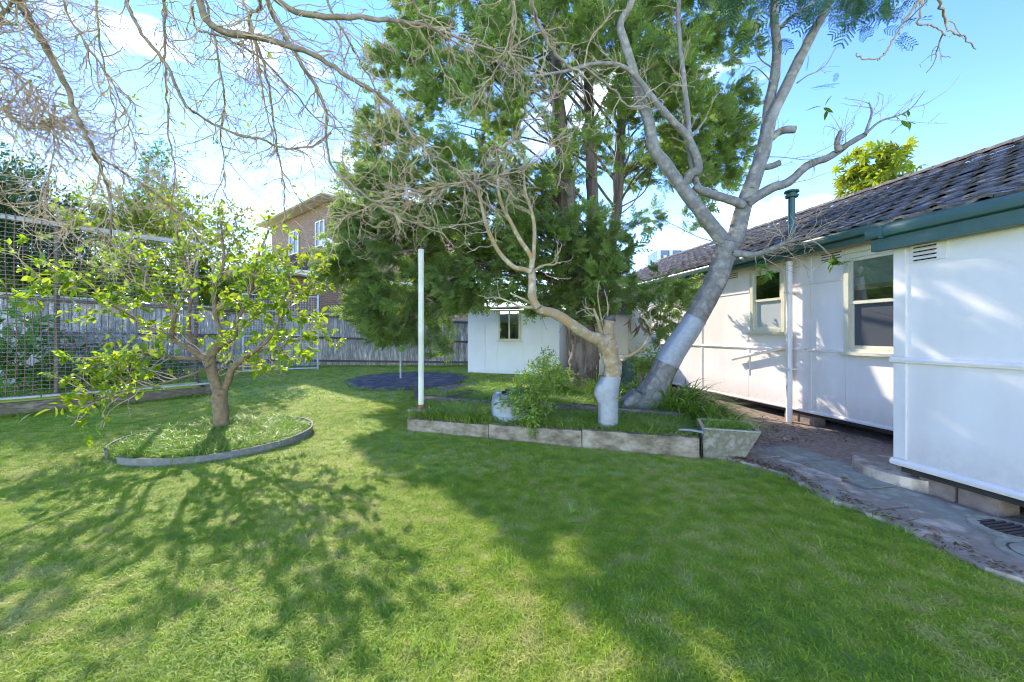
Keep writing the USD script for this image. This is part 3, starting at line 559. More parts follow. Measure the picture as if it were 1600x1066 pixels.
# ------------------------------------------------------------------ planter kerbs
def rough_bar(a, b, w, h, seed, amp=.012):
    a, b = np.asarray(a, float), np.asarray(b, float); L = np.linalg.norm(b - a); g = trimesh.creation.box([L, w, h])
    for _ in range(4 if L > 1 else 3): g = g.subdivide()
    v = np.array(g.vertices); n = meshkit.fbm(np.stack([v[:, 0] * 6 + seed * 7, v[:, 1] * 6, v[:, 2] * 6], -1), 3) - .5
    c = np.maximum(np.abs(v[:, 1]) / (w / 2) + np.abs(v[:, 2]) / (h / 2) - 1.75, 0) * .04
    v = v * (1 - c[:, None] * [0, 1, 1]) + n[:, None] * amp * np.array([.3, 1, 1.2]); d = (b - a) / L; y = unit(np.cross([0, 0, 1], d)); z = np.cross(d, y)
    return (a + b) / 2 + v[:, :1] * d + v[:, 1:2] * y + v[:, 2:] * z, g.faces
ke = thing('planter_kerb', 'stained concrete kerb along the lawn edge of the planter', 'kerb', (*FA, 0))
def kp(t, z, off=0): return np.array([*(FA + (FB - FA) * t + FN * off), z])
for i, (t0, t1, h0, h1) in enumerate(((0, .33, .19, .205), (.333, .655, .205, .235), (.658, 1.0, .235, .262))):
    part(ke, 'kerb_block', rough_bar(kp(t0, h0 / 2 - .03), kp(t1, h1 / 2 - .03), .11, (h0 + h1) / 2 + .06, i, .026), M['kerb'], 40)
lk = KA + [-.05, -.15]; part(ke, 'kerb_block', rough_bar([*(FA + FN * .06 + FD * .05), .07], [*lk, .07], .12, .24, 9), M['kerb'], 40)
k2 = thing('planter_kerb', 'dark mossy inner kerb stepping up through the middle of the planter', 'kerb', (*KA, 0))
def kq(t, z, off=0): return np.array([*(KA + (KB - KA) * t + KN * off), z])
for i, (t0, t1) in enumerate(((0, .30), (.303, .62), (.623, 1.0))): part(k2, 'kerb_block', rough_bar(kq(t0, .27), kq(t1, .235), .14, .20, 20 + i, .03), M['sleeper'], 40)
e2 = gnd(653, 607); part(k2, 'kerb_block', rough_bar([KA[0] - .1, KA[1] - .02, .24], [e2[0] - .05, e2[1], e2[2] + .1], .14, .16, 31, .02), M['sleeper'], 40)
m = MB(); a = np.array([*(KA + KD * .55 + KN * .9), .36]); b = np.array([*(KA + KD * .3 + KN * .1), .30]); m.bar(a, b, .05, .04); part(k2, 'cross_piece', m, M['sleeper'])

# trough
t0 = np.array([*FB, 0]) + np.append(FD * .035, 0); fx, fy = np.append(FD, 0), np.append(FN, 0)
tro = thing('trough', 'tapered grey concrete laundry trough filled with weeds beside the path', 'trough', t0)
def tz(x, y, z): return t0 + fx * x + fy * y + np.array([0, 0, z])
to = [tz(0, 0, .36), tz(.62, .0, .36), tz(.62, .58, .36), tz(0, .58, .36)]; bo = [tz(.02, .04, -.03), tz(.43, .04, -.03), tz(.43, .52, -.03), tz(.02, .52, -.03)]
ti = [tz(.035, .035, .36), tz(.585, .035, .36), tz(.585, .545, .36), tz(.035, .545, .36)]; bi = [tz(.05, .07, .1), tz(.45, .07, .1), tz(.45, .5, .1), tz(.05, .5, .1)]
v = np.array(to + bo + ti + bi); f = []
for i in range(4): j = (i + 1) % 4; f += [[4 + i, 4 + j, j, i], [i, j, 8 + j, 8 + i], [8 + i, 8 + j, 12 + j, 12 + i]]
f += [[7, 6, 5, 4], [12, 13, 14, 15]]
part(tro, 'basin', (v, np.array(f)), M['trough'])
for i in range(4):
    j = (i + 1) % 4; m = MB(); a, b = (to[i] + ti[i]) / 2, (to[j] + ti[j]) / 2; m.bar(a + [0, 0, .006], b + [0, 0, .006], .042, .014); part(tro, 'rim', m, M['metalgrey'])
m = MB(); m.tube([tz(-.25, .12, .30), tz(-.12, .06, .32), tz(.0, -.02, .325), tz(.015, -.035, .325)], .017, 8); part(tro, 'pipe', m, M['metalgrey'], True)
m = MB(); m.tube([tz(.012, -.025, .3), tz(-.01, -.02, .2), tz(-.006, -.012, .0)], .006, 6); part(tro, 'drain_wire', m, M['black'], True)
m = MB(); m.add([tz(.06, .06, .29), tz(.55, .06, .29), tz(.55, .52, .29), tz(.06, .52, .29)], [[0, 1, 2, 3]]); part(tro, 'soil', m, M['soil'])

# pole with footing
pb = np.append(kp(.045, 0, .06)[:2], 0); pb[:2] = (658 - CX) / F * 6.5, 6.5
po = thing('pole', 'tall cream painted steel pole on a small footing at the planter corner', 'pole', pb)
ptop = CAMZ + (HY - 391) / F * 6.5
m = MB(); m.tube([[pb[0], pb[1], .22], [pb[0], pb[1], 1.5], [pb[0], pb[1], ptop]], .047, 16); part(po, 'shaft', m, M['pole'], 40)
m = MB(); m.tube([[pb[0], pb[1], ptop - .02], [pb[0], pb[1], ptop + .012]], .05, 16); part(po, 'cap', m, M['pole'], 40)
m = MB(); m.tube([[pb[0], pb[1], .28], [pb[0] + .0, pb[1], .36]], [.052, .0485], 16); part(po, 'rusty_base', m, M['rustpatch'], 40)
v, f = rough_bar([pb[0] - .15, pb[1] + .03, .2], [pb[0] + .17, pb[1] - .08, .2], .26, .2, 3, .02); part(po, 'footing', (v, f), M['trough'], 40)

# drum
db = P(797, 655, 6.05); db[2] = .16
dr = thing('drum', 'grey plastic drum with black broken top behind the leafy weed', 'drum', db)
prof = [(.27, 0), (.285, .03), (.285, .10), (.275, .12), (.285, .14), (.285, .33), (.275, .35), (.27, .41), (.24, .445), (.20, .455)]
def lathe(c, prof, n=28, sq=.0): 
    a = np.linspace(0, 2 * np.pi, n, endpoint=False); k = (np.abs(np.cos(a)) ** 4 + np.abs(np.sin(a)) ** 4) ** (-.25); k = 1 + (k - 1) * sq
    v = np.array([[c[0] + r * k[i] * np.cos(a[i]), c[1] + r * k[i] * np.sin(a[i]), c[2] + z] for r, z in prof for i in range(n)])
    f = [[j * n + i, j * n + (i + 1) % n, (j + 1) * n + (i + 1) % n, (j + 1) * n + i] for j in range(len(prof) - 1) for i in range(n)]
    return v, np.array(f)
part(dr, 'body', lathe(db, prof, 32, .5), M['drum'], 35)
part(dr, 'opening', lathe(db, [(.20, .453), (.19, .44), (.17, .3), (.001, .3)]), M['black'], 35)
part(dr, 'black_lid', lathe(db + [.08, .05, .46], [(.001, .05), (.15, .045), (.16, .03), (.16, .0)][::-1]), M['black'], 35)
part(dr, 'spout', lathe(db + [-.17, -.04, .43], [(.05, 0), (.05, .05), (.035, .055), (.001, .056)]), M['drum'], 35)

# ring edging around lemon tree
re = thing('ring_edging', 'round grey steel edging strip around the lemon tree', 'edging', (*RC, 0))
def arc(a0, a1, r0, name, lean=.02, n=60):
    a = np.radians(np.linspace(a0, a1, n)); m = []
    for t in a:
        wob = r0 * (1 + .012 * math.sin(3 * t + 1)); h = .105 + .012 * math.sin(2 * t + .6)
        for r, z in ((wob, -.02), (wob + lean, h), (wob + lean + .022, h), (wob + .022, -.02)): x, y = RC[0] + r * math.cos(t), RC[1] + r * math.sin(t); m.append([x, y, float(gz(x, y)) + z])
    f = [[4 * i + j, 4 * i + 4 + j, 4 * i + 4 + (j + 1) % 4, 4 * i + (j + 1) % 4] for i in range(n - 1) for j in range(4)] + [[0, 1, 2, 3], [4 * n - 1, 4 * n - 2, 4 * n - 3, 4 * n - 4]]
    part(re, name, (np.array(m), np.array(f)), M['kerb2'], 40)
M['kerb2'] = mat('edging_strip', (.20, .20, .185), (.13, .13, .12), 9, .8, .3, 40, c3=(.24, .21, .14))
arc(-108, 88, RR, 'strip'); arc(88.6, 232, RR - .01, 'strip', .012)

# clothes hoist
cb = np.array([*PADC, 0]); cb[:2] = gnd(626, 592)[:2]; cb[2] = gz(cb[0], cb[1])
ch = thing('clothes_hoist', 'silver rotary clothes hoist standing on the round dark pad', 'clothes hoist', cb)
hz = CAMZ - (478 - HY) / F * cb[1]
m = MB(); m.tube([cb, cb + [0, 0, 1], [cb[0], cb[1], hz]], .03, 10); part(ch, 'post', m, M['galvwire'], True)
m = MB(); m.tube([[cb[0], cb[1], hz - .1], [cb[0], cb[1], hz + .15]], .045, 10); part(ch, 'hub', m, M['galvwire'], True)
tips = []
for k in range(4):
    t = .5 + k * math.pi / 2; e = np.array([cb[0] + 1.55 * math.cos(t), cb[1] + 1.55 * math.sin(t), hz + .08]); tips.append(e)
    m = MB(); m.tube([[cb[0], cb[1], hz], e], .014, 7); part(ch, 'arm', m, M['galvwire'], True)
    m = MB(); m.tube([[cb[0], cb[1], hz - .5], .5 * (np.array([cb[0], cb[1], hz]) + e)], .009, 6); part(ch, 'brace', m, M['galvwire'], True)
for k in range(4):
    for q in (1.0, .72, .45):
        c0 = np.array([cb[0], cb[1], hz]); a, b = c0 + (tips[k] - c0) * q, c0 + (tips[(k + 1) % 4] - c0) * q
        m = MB(); m.tube([a, (a + b) / 2 - [0, 0, .03], b], .003, 3); part(ch, 'line', m, M['galvwire'])

# compost bin, maroon planks
bb = gnd(984, 594); bb[:2] = (984 - CX) / F * 9.6, 9.6; bb[2] = gz(*bb[:2])
bn = thing('compost_bin', 'dark green domed compost bin against the lean-to wall', 'compost bin', bb)
part(bn, 'body', lathe(bb, [(.34, 0), (.33, .3), (.31, .55), (.29, .66)], 28), M['bin'], 35)
part(bn, 'lid', lathe(bb, [(.30, .655), (.30, .69), (.25, .76), (.14, .81), (.001, .83)], 28), M['bin'], 35)
for (a, b, w, lab) in ((P(722, 597, 9.3), P(757, 611, 8.0), .22, 'short maroon painted plank lying between pad and drum'), (P(836, 612, 7.75), P(905, 617, 7.6), .16, 'maroon painted plank half hidden under plants beside the drum')):
    for q in (a, b): q[2] = gz(q[0], q[1]) + .06
    o = part(None, 'plank', MB().bar(a, b, w, .035), M['maroon']); tag(o, lab, 'plank')
# stake
a = P(999, 618, 7.6); a[2] = gz(a[0], a[1]) - .05
o = part(None, 'stake', MB().bar(a, a + [.01, 0, .62], .03, .03, up=(1, 0, 0)), M['stake']); tag(o, 'brown wooden garden stake beside the leaning tree', 'stake')
# drains
gc = H(4.2, 2.24, 0); gr = thing('drain_grate', 'rusty round drain grate in the path beside the near wall', 'drain', gc)
an = np.linspace(0, 2 * np.pi, 32, endpoint=False)
def ringm(c, r0, r1, z0, z1):
    v = [[c[0] + r * math.cos(t), c[1] + r * math.sin(t), z] for r, z in ((r0, z0), (r0, z1), (r1, z1), (r1, z0)) for t in an]; n = 32
    return np.array(v), np.array([[j * n + i, ((j + 1) % 4) * n + i, ((j + 1) % 4) * n + (i + 1) % n, j * n + (i + 1) % n] for j in range(4) for i in range(n)])
part(gr, 'collar', ringm(gc, .145, .21, .0, .052), M['mossy'], 40)
part(gr, 'sump', lathe(gc, [(.15, .043), (.001, .043)]), M['black'])
for k in range(8):
    x = -.13 + k * .037; hl = math.sqrt(max(.0225 - x * x, .001)); m = MB(); c0 = gc + np.append(DV * x, .05); m.bar(c0 - np.append(U, 0) * hl, c0 + np.append(U, 0) * hl, .016, .012); part(gr, 'bar', m, M['grate'])
gc = H(3.93, 1.93, 0); cv = thing('inspection_cover', 'round concrete inspection cover set into the path next to the grate', 'cover', gc)
part(cv, 'lid', lathe(gc, [(.15, .045), (.15, .052), (.14, .056), (.001, .056)]), M['mossy'], 40); part(cv, 'collar', ringm(gc, .165, .215, .0, .05), M['mossy'], 40)

# ------------------------------------------------------------------ neighbour's brick house
def wall_uv(a, b, z0, z1):   # vertical quad with metric uv
    a, b = np.asarray(a, float), np.asarray(b, float); L = np.linalg.norm(b - a)
    return [[*a, z0], [*b, z0], [*b, z1], [*a, z1]], [[0, z0], [L, z0], [L, z1], [0, z1]]
def brick_part(parent, walls, name='wall'):
    V, T, Fc = [], [], []
    for w in walls: v, t = wall_uv(*w); k = len(V); V += v; T += t; Fc += [[k, k + 1, k + 2], [k, k + 2, k + 3]]
    b = BASE['/'.join(str(parent.GetPath()).split('/')[:3])]
    return usdkit.mesh(stage, path_for(name, parent), (np.array(V) - b, np.array(Fc)), M['brick'], False, np.array(T)).GetPrim()
O = np.array([-10.1, 15.9]); rd, ld = np.array([.64, .77]), np.array([-.77, .64])
def N(r, l, z=None): q = O + rd * r + ld * l; return q if z is None else np.array([*q, z])
bh = thing('brick_house', 'two storey brown brick house with maroon tiled roofs beyond the back fence', 'house', (*O, 0))
zl, zu0, zu1 = 4.05, 4.0, 8.15
brick_part(bh, [(N(0, 0), N(13, 0), 0, zl), (N(0, 7), N(0, 0), 0, zl), (N(13, 0), N(13, 7), 0, zl)])
UR, UL = 3.55, 1.5
brick_part(bh, [(N(UR, UL), N(13, UL), zu0, zu1), (N(UR, 9), N(UR, UL), zu0, zu1)], 'wall')
def hip(r0, r1, l0, l1, z, pitch, name):
    hw = (l1 - l0) / 2; h = hw * pitch; rows = max(3, int(hw / .34)); m = MB()
    for k in range(rows):   # stepped courses so that the tile rows stand proud
        a, b = k / rows * hw, (k + 1) / rows * hw; za, zb2 = z + a * pitch + .05, z + b * pitch
        c = [N(r0 + a, l0 + a, za), N(r1 - a, l0 + a, za), N(r1 - a, l1 - a, za), N(r0 + a, l1 - a, za)]; d = [N(r0 + b, l0 + b, zb2), N(r1 - b, l0 + b, zb2), N(r1 - b, l1 - b, zb2), N(r0 + b, l1 - b, zb2)]
        e = [q - [0, 0, .06] for q in c]
        for i in range(4): j = (i + 1) % 4; m.add([c[i], c[j], d[j], d[i], e[i], e[j]], [[0, 1, 2, 3], [4, 5, 1, 0]])
    rf = part(bh, name, m, M['broof'])
    for (a, b) in ((N(r0, l0), N(r1, l0)), (N(r0, l1), N(r0, l0))):
        mm = MB(); mm.bar([*a, z - .03], [*b, z - .03], .12, .2); part(rf, 'gutter', mm, M['cream'])
    mm = MB(); mm.box(N(r0, l0, z - .16), np.append(rd * (r1 - r0), 0), np.append(ld * (l1 - l0), 0), [0, 0, .02]); part(rf, 'soffit', mm, M['soffit'])
hip(-.5, 13.5, -.45, 7.5, zl + .1, .42, 'roof')
hip(UR - .7, 13.6, UL - .7, 9.6, zu1 + .12, .42, 'roof')
def bwin(face, a, b, z0, z1):
    f = (lambda t, o, z: N(UR - o, UL + t, z)) if face == 'l' else (lambda t, o, z: N(t, -o, z))
    m = MB()
    for s0, s1, q0, q1 in ((a, a + .06, z0, z1), (b - .06, b, z0, z1), (a + .06, b - .06, z0, z0 + .06), (a + .06, b - .06, z1 - .06, z1), ((a + b) / 2 - .03, (a + b) / 2 + .03, z0 + .06, z1 - .06)):
        o = f(s0, .002, q0); m.box(o, f(s1, .002, q0) - o, f(s0, .07, q0) - o, [0, 0, q1 - q0])
    w = part(bh, 'window', m, M['cream']); o = f(a + .06, .02, z0 + .06); m = MB(); m.box(o, f(b - .06, .02, z0 + .06) - o, f(a + .06, .03, z0 + .06) - o, [0, 0, z1 - z0 - .12]); part(w, 'pane', m, M['towerglass'])
bwin('l', .55, 1.5, 6.0, 7.3); bwin('l', 3.6, 4.8, 6.0, 7.3)
bwin('r', 6.2, 7.4, 2.0, 3.3)
m = MB(); m.tube([N(4.9, -.06, .3), N(4.9, -.06, 2), N(4.9, -.06, zl)], .05, 8); part(bh, 'downpipe', m, M['whitetrim'], True)
m = MB(); c = N(UR - .25, .9 + UL - 1.1, 5.9); m.tube([N(UR + .1, UL - .1, 5.5), c], .02, 6); part(bh, 'dish_arm', m, M['galvwire'])
dsh = lathe(np.zeros(3), [(.001, 0), (.15, .02), (.3, .08), (.31, .08), (.15, .03), (.001, .012)], 20); R = Rotation.align_vectors([[.3, -.8, .5]], [[0, 0, 1]])[0]; part(bh, 'dish', (R.apply(dsh[0]) + c, dsh[1]), M['satellite'], 40)
# distant towers
def tower(px0, px1, py, D, lab, seed):
    a, b = P(px0, py, D), P(px1, py, D); w = b[0] - a[0]; h = a[2]; t = thing('tower_block', lab, 'tower', (a[0], D, 0))
    m = MB(); m.box([a[0], D, 0], [w, 0, 0], [0, w * .8, 0], [0, 0, h]); part(t, 'core', m, M['towerglass'])
    n = 6
    for k in range(n):
        x = a[0] + w * k / n; m = MB(); m.box([x, D - .5, 0], [w / n * .5, 0, 0], [0, .48, 0], [0, 0, h - (k % 2) * 2.5]); part(t, 'fin', m, M['tower'])
    for k in range(int(h / 3.1)):
        m = MB(); m.box([a[0], D - .22, k * 3.1], [w, 0, 0], [0, .2, 0], [0, 0, .7]); part(t, 'floor_slab', m, M['tower'])
tower(1027, 1083, 391, 190, 'far grey blue apartment tower rising just above the cottage roof', 1)
tower(975, 1004, 428, 230, 'farther low tower block seen between cypress foliage and cottage roof', 2)

# ------------------------------------------------------------------ branch tools
def rot_about(v, ax, a): return Rotation.from_rotvec(unit(ax) * a).apply(v)
def grow(mb, p, d, L, r, r_, lvl, c, tips):
    """c: dict with seg, wob, grav, kids, ratio, ang per level lists"""
    n = max(3, int(L / c['seg'][lvl])); pts = [p]; d = unit(d); st = L / n
    for i in range(n):
        d = unit(d + r_.normal(0, c['wob'][lvl], 3) + np.array([0, 0, c['grav'][lvl]]) * st)
        pts.append(pts[-1] + d * st)
    pts = np.array(pts); mb.tube(pts, np.linspace(r, max(r * .45, c['rmin']), n + 1), c['sides'][lvl], False)
    if lvl + 1 < len(c['seg']):
        for k in range(max(1, r_.poisson(c['kids'][lvl] * L))):
            t = r_.uniform(.15, 1); i = min(int(t * n), n - 1); q = pts[i] + (pts[i + 1] - pts[i]) * (t * n - i)
            dd = unit(pts[i + 1] - pts[i]); ax = np.cross(dd, unit(r_.normal(size=3))); nd = rot_about(dd, ax, r_.uniform(*c['ang']))
            grow(mb, q, nd, L * c['ratio'] * r_.uniform(.5, 1.2) * (1.15 - .5 * t), max(r * .55, c['rmin']), r_, lvl + 1, c, tips)
    tips.append((pts[-1], d)); return pts
def trace(pts, D0, D1, r_=None, jit=0.0):
    n = len(pts); Ds = np.linspace(D0, D1, n) if np.ndim(D0) == 0 else D0
    return np.array([P(x, y, D + (r_.normal(0, jit) if r_ is not None and jit else 0)) for (x, y), D in zip(pts, Ds)])
def leaf_mb(L, W, fold=.25, curl=.15, n=4):
    t = np.linspace(0, 1, n + 1); w = W / 2 * np.sin(np.pi * np.clip(t, .02, .985) ** .85); z = -curl * L * t ** 2; m = MB()
    v = np.concatenate([np.stack([-w, t * L, z + fold * w], 1), np.stack([0 * t, t * L, z], 1), np.stack([w, t * L, z + fold * w], 1)])
    f = [[i, n + 1 + i, n + 2 + i, i + 1] for i in range(n)] + [[n + 1 + i, 2 * n + 2 + i, 2 * n + 3 + i, n + 2 + i] for i in range(n)]
    return m.add(v, f)
def put_leaf(lm, pos, R, sc):
    v, f = lm.arr(); return R.apply(v * sc) + pos, f
# ------------------------------------------------------------------ bare overhanging tree
HUB = np.array([-1.9, -1.2, 5.2])
bt = thing('bare_tree', 'leafless tree overhead with pale drooping twigs across the upper left', 'tree', (-2.6, -2.2, 0))
m = MB(); m.tube(spline([[-2.6, -2.2, -.1], [-2.55, -2.1, 1.5], [-2.3, -1.7, 3.4], HUB]), np.linspace(.26, .15, 19), 12, True, .1); part(bt, 'trunk', m, M['bark'], True)
LIMBS = [  # photograph traces, depth start, depth end, radius start, radius end, twigs per metre
 ([(395, -40), (463, 18), (560, 27), (640, 35), (690, 50), (770, 78), (835, 92)], 3.1, 4.4, .029, .010, 3.5),
 ([(300, -60), (330, 40), (420, 62), (500, 91), (564, 132), (607, 160), (657, 225), (700, 257), (735, 284)], 3.0, 4.6, .030, .012, 4),
 ([(400, -40), (405, 8), (389, 32), (417, 118), (428, 200), (442, 278), (447, 340)], 3.2, 4.6, .018, .007, 3),
 ([(420, -40), (421, 11), (453, 71), (492, 135), (510, 178), (514, 250), (553, 292), (607, 331), (671, 356), (714, 351)], 3.4, 4.9, .022, .008, 5),
 ([(803, -40), (803, 0), (799, 53), (785, 93), (757, 135), (732, 171)], 3.6, 4.4, .016, .007, 5),
 ([(828, -40), (831, 0), (842, 39), (864, 78), (896, 110), (913, 107), (960, 143), (981, 166), (1006, 153), (1012, 140)], 3.4, 4.2, .020, .007, 1.5),
 ([(770, 330), (742, 300), (749, 271), (785, 235), (821, 200), (850, 170), (874, 139)], 5.0, 4.6, .014, .006, 6),
 ([(722, 290), (735, 285), (785, 274), (831, 257), (855, 235), (878, 212)], 4.6, 4.8, .013, .006, 6),
 ([(735, 284), (700, 290), (655, 300), (600, 312), (560, 330), (520, 352)], 4.6, 4.9, .012, .006, 6),
 ([(20, -40), (28, 0), (64, 61), (96, 118), (121, 182), (143, 228), (157, 264), (171, 303), (173, 356), (168, 395)], 3.3, 4.6, .034, .008, 3),
 ([(152, 245), (200, 274), (242, 303), (285, 342), (330, 395)], 4.2, 5.0, .015, .008, 4),
 ([(148, 235), (158, 262), (143, 307), (114, 346), (85, 380)], 4.2, 4.8, .011, .006, 4),
 ([(255, -40), (257, 0), (257, 71), (260, 143), (264, 214), (274, 275), (264, 342)], 3.6, 4.8, .016, .006, 3.5),
 ([(196, -40), (200, 0), (221, 53), (260, 100), (285, 157), (314, 182), (371, 210), (406, 217), (446, 232), (495, 225), (517, 208)], 3.3, 4.4, .016, .011, 3),
 ([(300, 10), (310, 46), (356, 61), (413, 96), (463, 150), (500, 190), (548, 205), (585, 222)], 3.5, 4.6, .014, .006, 4),
 ([(372, -40), (395, 50), (406, 120), (420, 190), (432, 240)], 3.4, 4.4, .012, .006, 4),
 ([(-40, 60), (0, 32), (25, 0), (60, -30)], 3.6, 3.2, .015, .014, 4),
 ([(-40, 165), (0, 171), (39, 203), (57, 192), (82, 189), (121, 185)], 4.0, 4.2, .010, .007, 4),
 ([(90, -40), (110, 30), (150, 90), (190, 160), (215, 230), (240, 290)], 3.5, 4.6, .012, .005, 4),
 ([(150, -40), (152, 40), (165, 110), (180, 180), (172, 250)], 3.4, 4.4, .011, .005, 4),
 ([(310, -40), (335, 60), (350, 150), (345, 210), (350, 270), (330, 320)], 3.5, 4.8, .013, .005, 4),
 ([(500, -40), (520, 20), (560, 90), (590, 150), (600, 210), (640, 260)], 3.5, 4.6, .014, .006, 4),
 ([(640, -40), (655, 20), (700, 60), (745, 82), (790, 100)], 3.6, 4.4, .013, .005, 4),
 ([(-40, 90), (20, 110), (60, 150), (85, 210), (75, 280), (60, 330)], 3.8, 4.8, .011, .005, 4),
 ([(1440, -40), (1437, 0), (1420, 22), (1397, 60), (1382, 84), (1369, 94), (1345, 90), (1338, 84)], 3.0, 3.2, .011, .006, .5),
 ([(1446, -40), (1442, 0), (1435, 37), (1456, 39), (1478, 56)], 3.0, 3.2, .012, .006, .5),
 ([(1466, -40), (1467, 0), (1476, 34), (1491, 52), (1506, 58), (1525, 77)], 2.9, 3.2, .012, .005, .5)]
r1 = np.random.default_rng(21)
TW = dict(seg=[.035, .035, .03], wob=[.20, .26, .3], grav=[-.7, -.2, .4], kids=[5.5, 5, 0], ratio=.5, ang=(.5, 1.2), sides=[5, 4, 3], rmin=.0021)
tw, tips = MB(), []
for k, (pp, d0, d1, ra, rb, dens) in enumerate(LIMBS):
    p3 = trace(pp, d0, d1, r1, .03)
    if pp[0][1] < 0 or pp[0][0] < 0:      # leads back to the crown above the camera
        up = p3[0] + np.array([0, 0, .25]); hub = HUB + r1.normal(0, .1, 3); mid = (up + hub) / 2 + [0, 0, .35]
        p3 = np.vstack([hub, mid, up, p3])
        rads = lambda n: np.interp(np.linspace(0, 1, n), [0, .35, 1], [max(ra * 1.8, .03), ra, rb])
    else: rads = lambda n: np.linspace(ra, rb, n)
    q = spline(p3, 6); q[1:-1] += r1.normal(0, .006, (len(q) - 2, 3))
    m = MB(); m.tube(q, rads(len(q)) * .9, 8, True, .12); lb = part(bt, 'limb', m, M['bark'] if ra > .012 else M['twig'], True)
    if k == 13:
        e = trace([(495, 225), (510, 214), (517, 206)], 4.38, 4.4); e[:, 2] += .004; mm = MB(); mm.tube(e, [.011, .012, .004], 6); part(lb, 'split_end', mm, M['rustpatch'], label='orange torn end of the broken limb')
    vis = q[-(len(pp) - 1) * 6:] if pp[0][1] < 0 else q
    L = np.linalg.norm(np.diff(vis, axis=0), axis=1).sum()
    for _ in range(int(L * dens * (4.0 if pp[-1][0] < 560 else 3.1))):
        i = r1.integers(2, len(vis) - 1); d = unit(vis[i] - vis[i - 1]); nd = rot_about(d, np.cross(d, unit(r1.normal(size=3))), r1.uniform(.4, 1.1))
        grow(tw, vis[i], nd, r1.uniform(.2, .8), r1.uniform(.0040, .0072), r1, 0, TW, tips)
part(bt, 'twigs', tw, M['twig'], False, None, 'stuff')
# a few buds and small leaves
LB = [leaf_mb(.05, .03), leaf_mb(.035, .02)]
sel = [tips[i] for i in r1.choice(len(tips), 700, replace=False) if tips[i][0][0] < -1.2]
m = MB()
R = frames(np.array([t[1] for t in sel]) + r1.normal(0, .4, (len(sel), 3)), r1.uniform(0, 6, len(sel)))
for i, t in enumerate(sel): v, f = put_leaf(LB[i % 2], t[0], R[i], r1.uniform(.5, 1.1)); m.add(v, f)
part(bt, 'buds', m, M['yellow'], False, None, 'stuff')

# ------------------------------------------------------------------ lemon tree
LD = 6.03
lb0 = np.array([(346 - CX) / F * LD, LD, .04]); r2 = np.random.default_rng(5)
lt = thing('lemon_tree', 'lemon tree with sparse bright yellow green leaves in the round ring', 'tree', lb0)
def lim(parent, pp, d0, d1, ra, rb, m_, name='limb', sides=9, lump=.15, n=6):
    p3 = trace(pp, d0, d1, r2, .02); q = spline(p3, n); m = MB(); m.tube(q, np.linspace(ra, rb, len(q)), sides, True, lump); part(parent, name, m, M[m_], True); return q
m = MB(); q = spline(trace([(346, 676), (346, 668), (345, 640), (343, 622), (346, 606)], LD, LD)); m.tube(q, np.linspace(.108, .100, len(q)) * np.concatenate([[1.15, 1.05], np.ones(len(q) - 2)]), 14, True, .12); part(lt, 'trunk', m, M['lemonbark'], True)
LL = [([(344, 618), (334, 591), (329, 558), (345, 536)], 6.03, 6.0, .085, .06), ([(347, 612), (355, 600), (364, 575), (388, 556), (410, 545)], 6.03, 5.9, .058, .03),
      ([(329, 562), (312, 556), (296, 545), (270, 528), (272, 500), (274, 485), (253, 470), (211, 446)], 6.0, 5.6, .05, .014), ([(340, 545), (345, 520), (338, 498), (335, 455), (350, 410), (345, 350)], 6.0, 6.2, .045, .014),
      ([(343, 540), (365, 528), (372, 500), (390, 460), (400, 410), (420, 360)], 6.0, 6.3, .04, .012), ([(320, 560), (280, 560), (240, 552), (190, 560)], 6.0, 5.5, .028, .010),
      ([(270, 528), (230, 510), (180, 480), (120, 455), (75, 440)], 5.8, 5.0, .022, .008), ([(253, 470), (220, 420), (180, 380), (140, 350)], 5.7, 5.6, .018, .008), ([(300, 545), (295, 500), (300, 440), (280, 380), (270, 330)], 6.1, 6.6, .03, .01),
      ([(388, 556), (420, 530), (440, 490), (450, 440), (452, 420)], 5.9, 5.8, .025, .008), ([(410, 545), (440, 540), (465, 530), (480, 522)], 5.9, 5.7, .02, .006), ([(329, 570), (300, 585), (250, 600), (190, 612), (140, 630)], 5.9, 5.2, .016, .006)]
LT, lim_pts = MB(), []
LC = dict(seg=[.06, .05, .04], wob=[.16, .2, .2], grav=[.1, -.1, .0], kids=[3.6, 3.6, 0], ratio=.5, ang=(.4, 1.0), sides=[5, 4, 3], rmin=.0025)
ltips = []
for a in LL:
    q = lim(lt, *a, 'lemonbark'); L = np.linalg.norm(np.diff(q, axis=0), axis=1).sum()
    for _ in range(int(L * 10) + 3):
        i = r2.integers(len(q) // 3, len(q)); d = unit(q[i] - q[i - 1]); c0 = np.array([-4.9, 6.0, 1.9]); out = unit(q[i] - c0) * .35 + np.array([0, 0, .5 if q[i][2] < .9 else 0])
        nd = unit(rot_about(d, np.cross(d, unit(r2.normal(size=3))), r2.uniform(.4, 1.2)) + out)
        grow(LT, q[i], nd, r2.uniform(.3, .7), .008, r2, 0, LC, ltips)
part(lt, 'twigs', LT, M['twig'], False, None, 'stuff')
cand = []
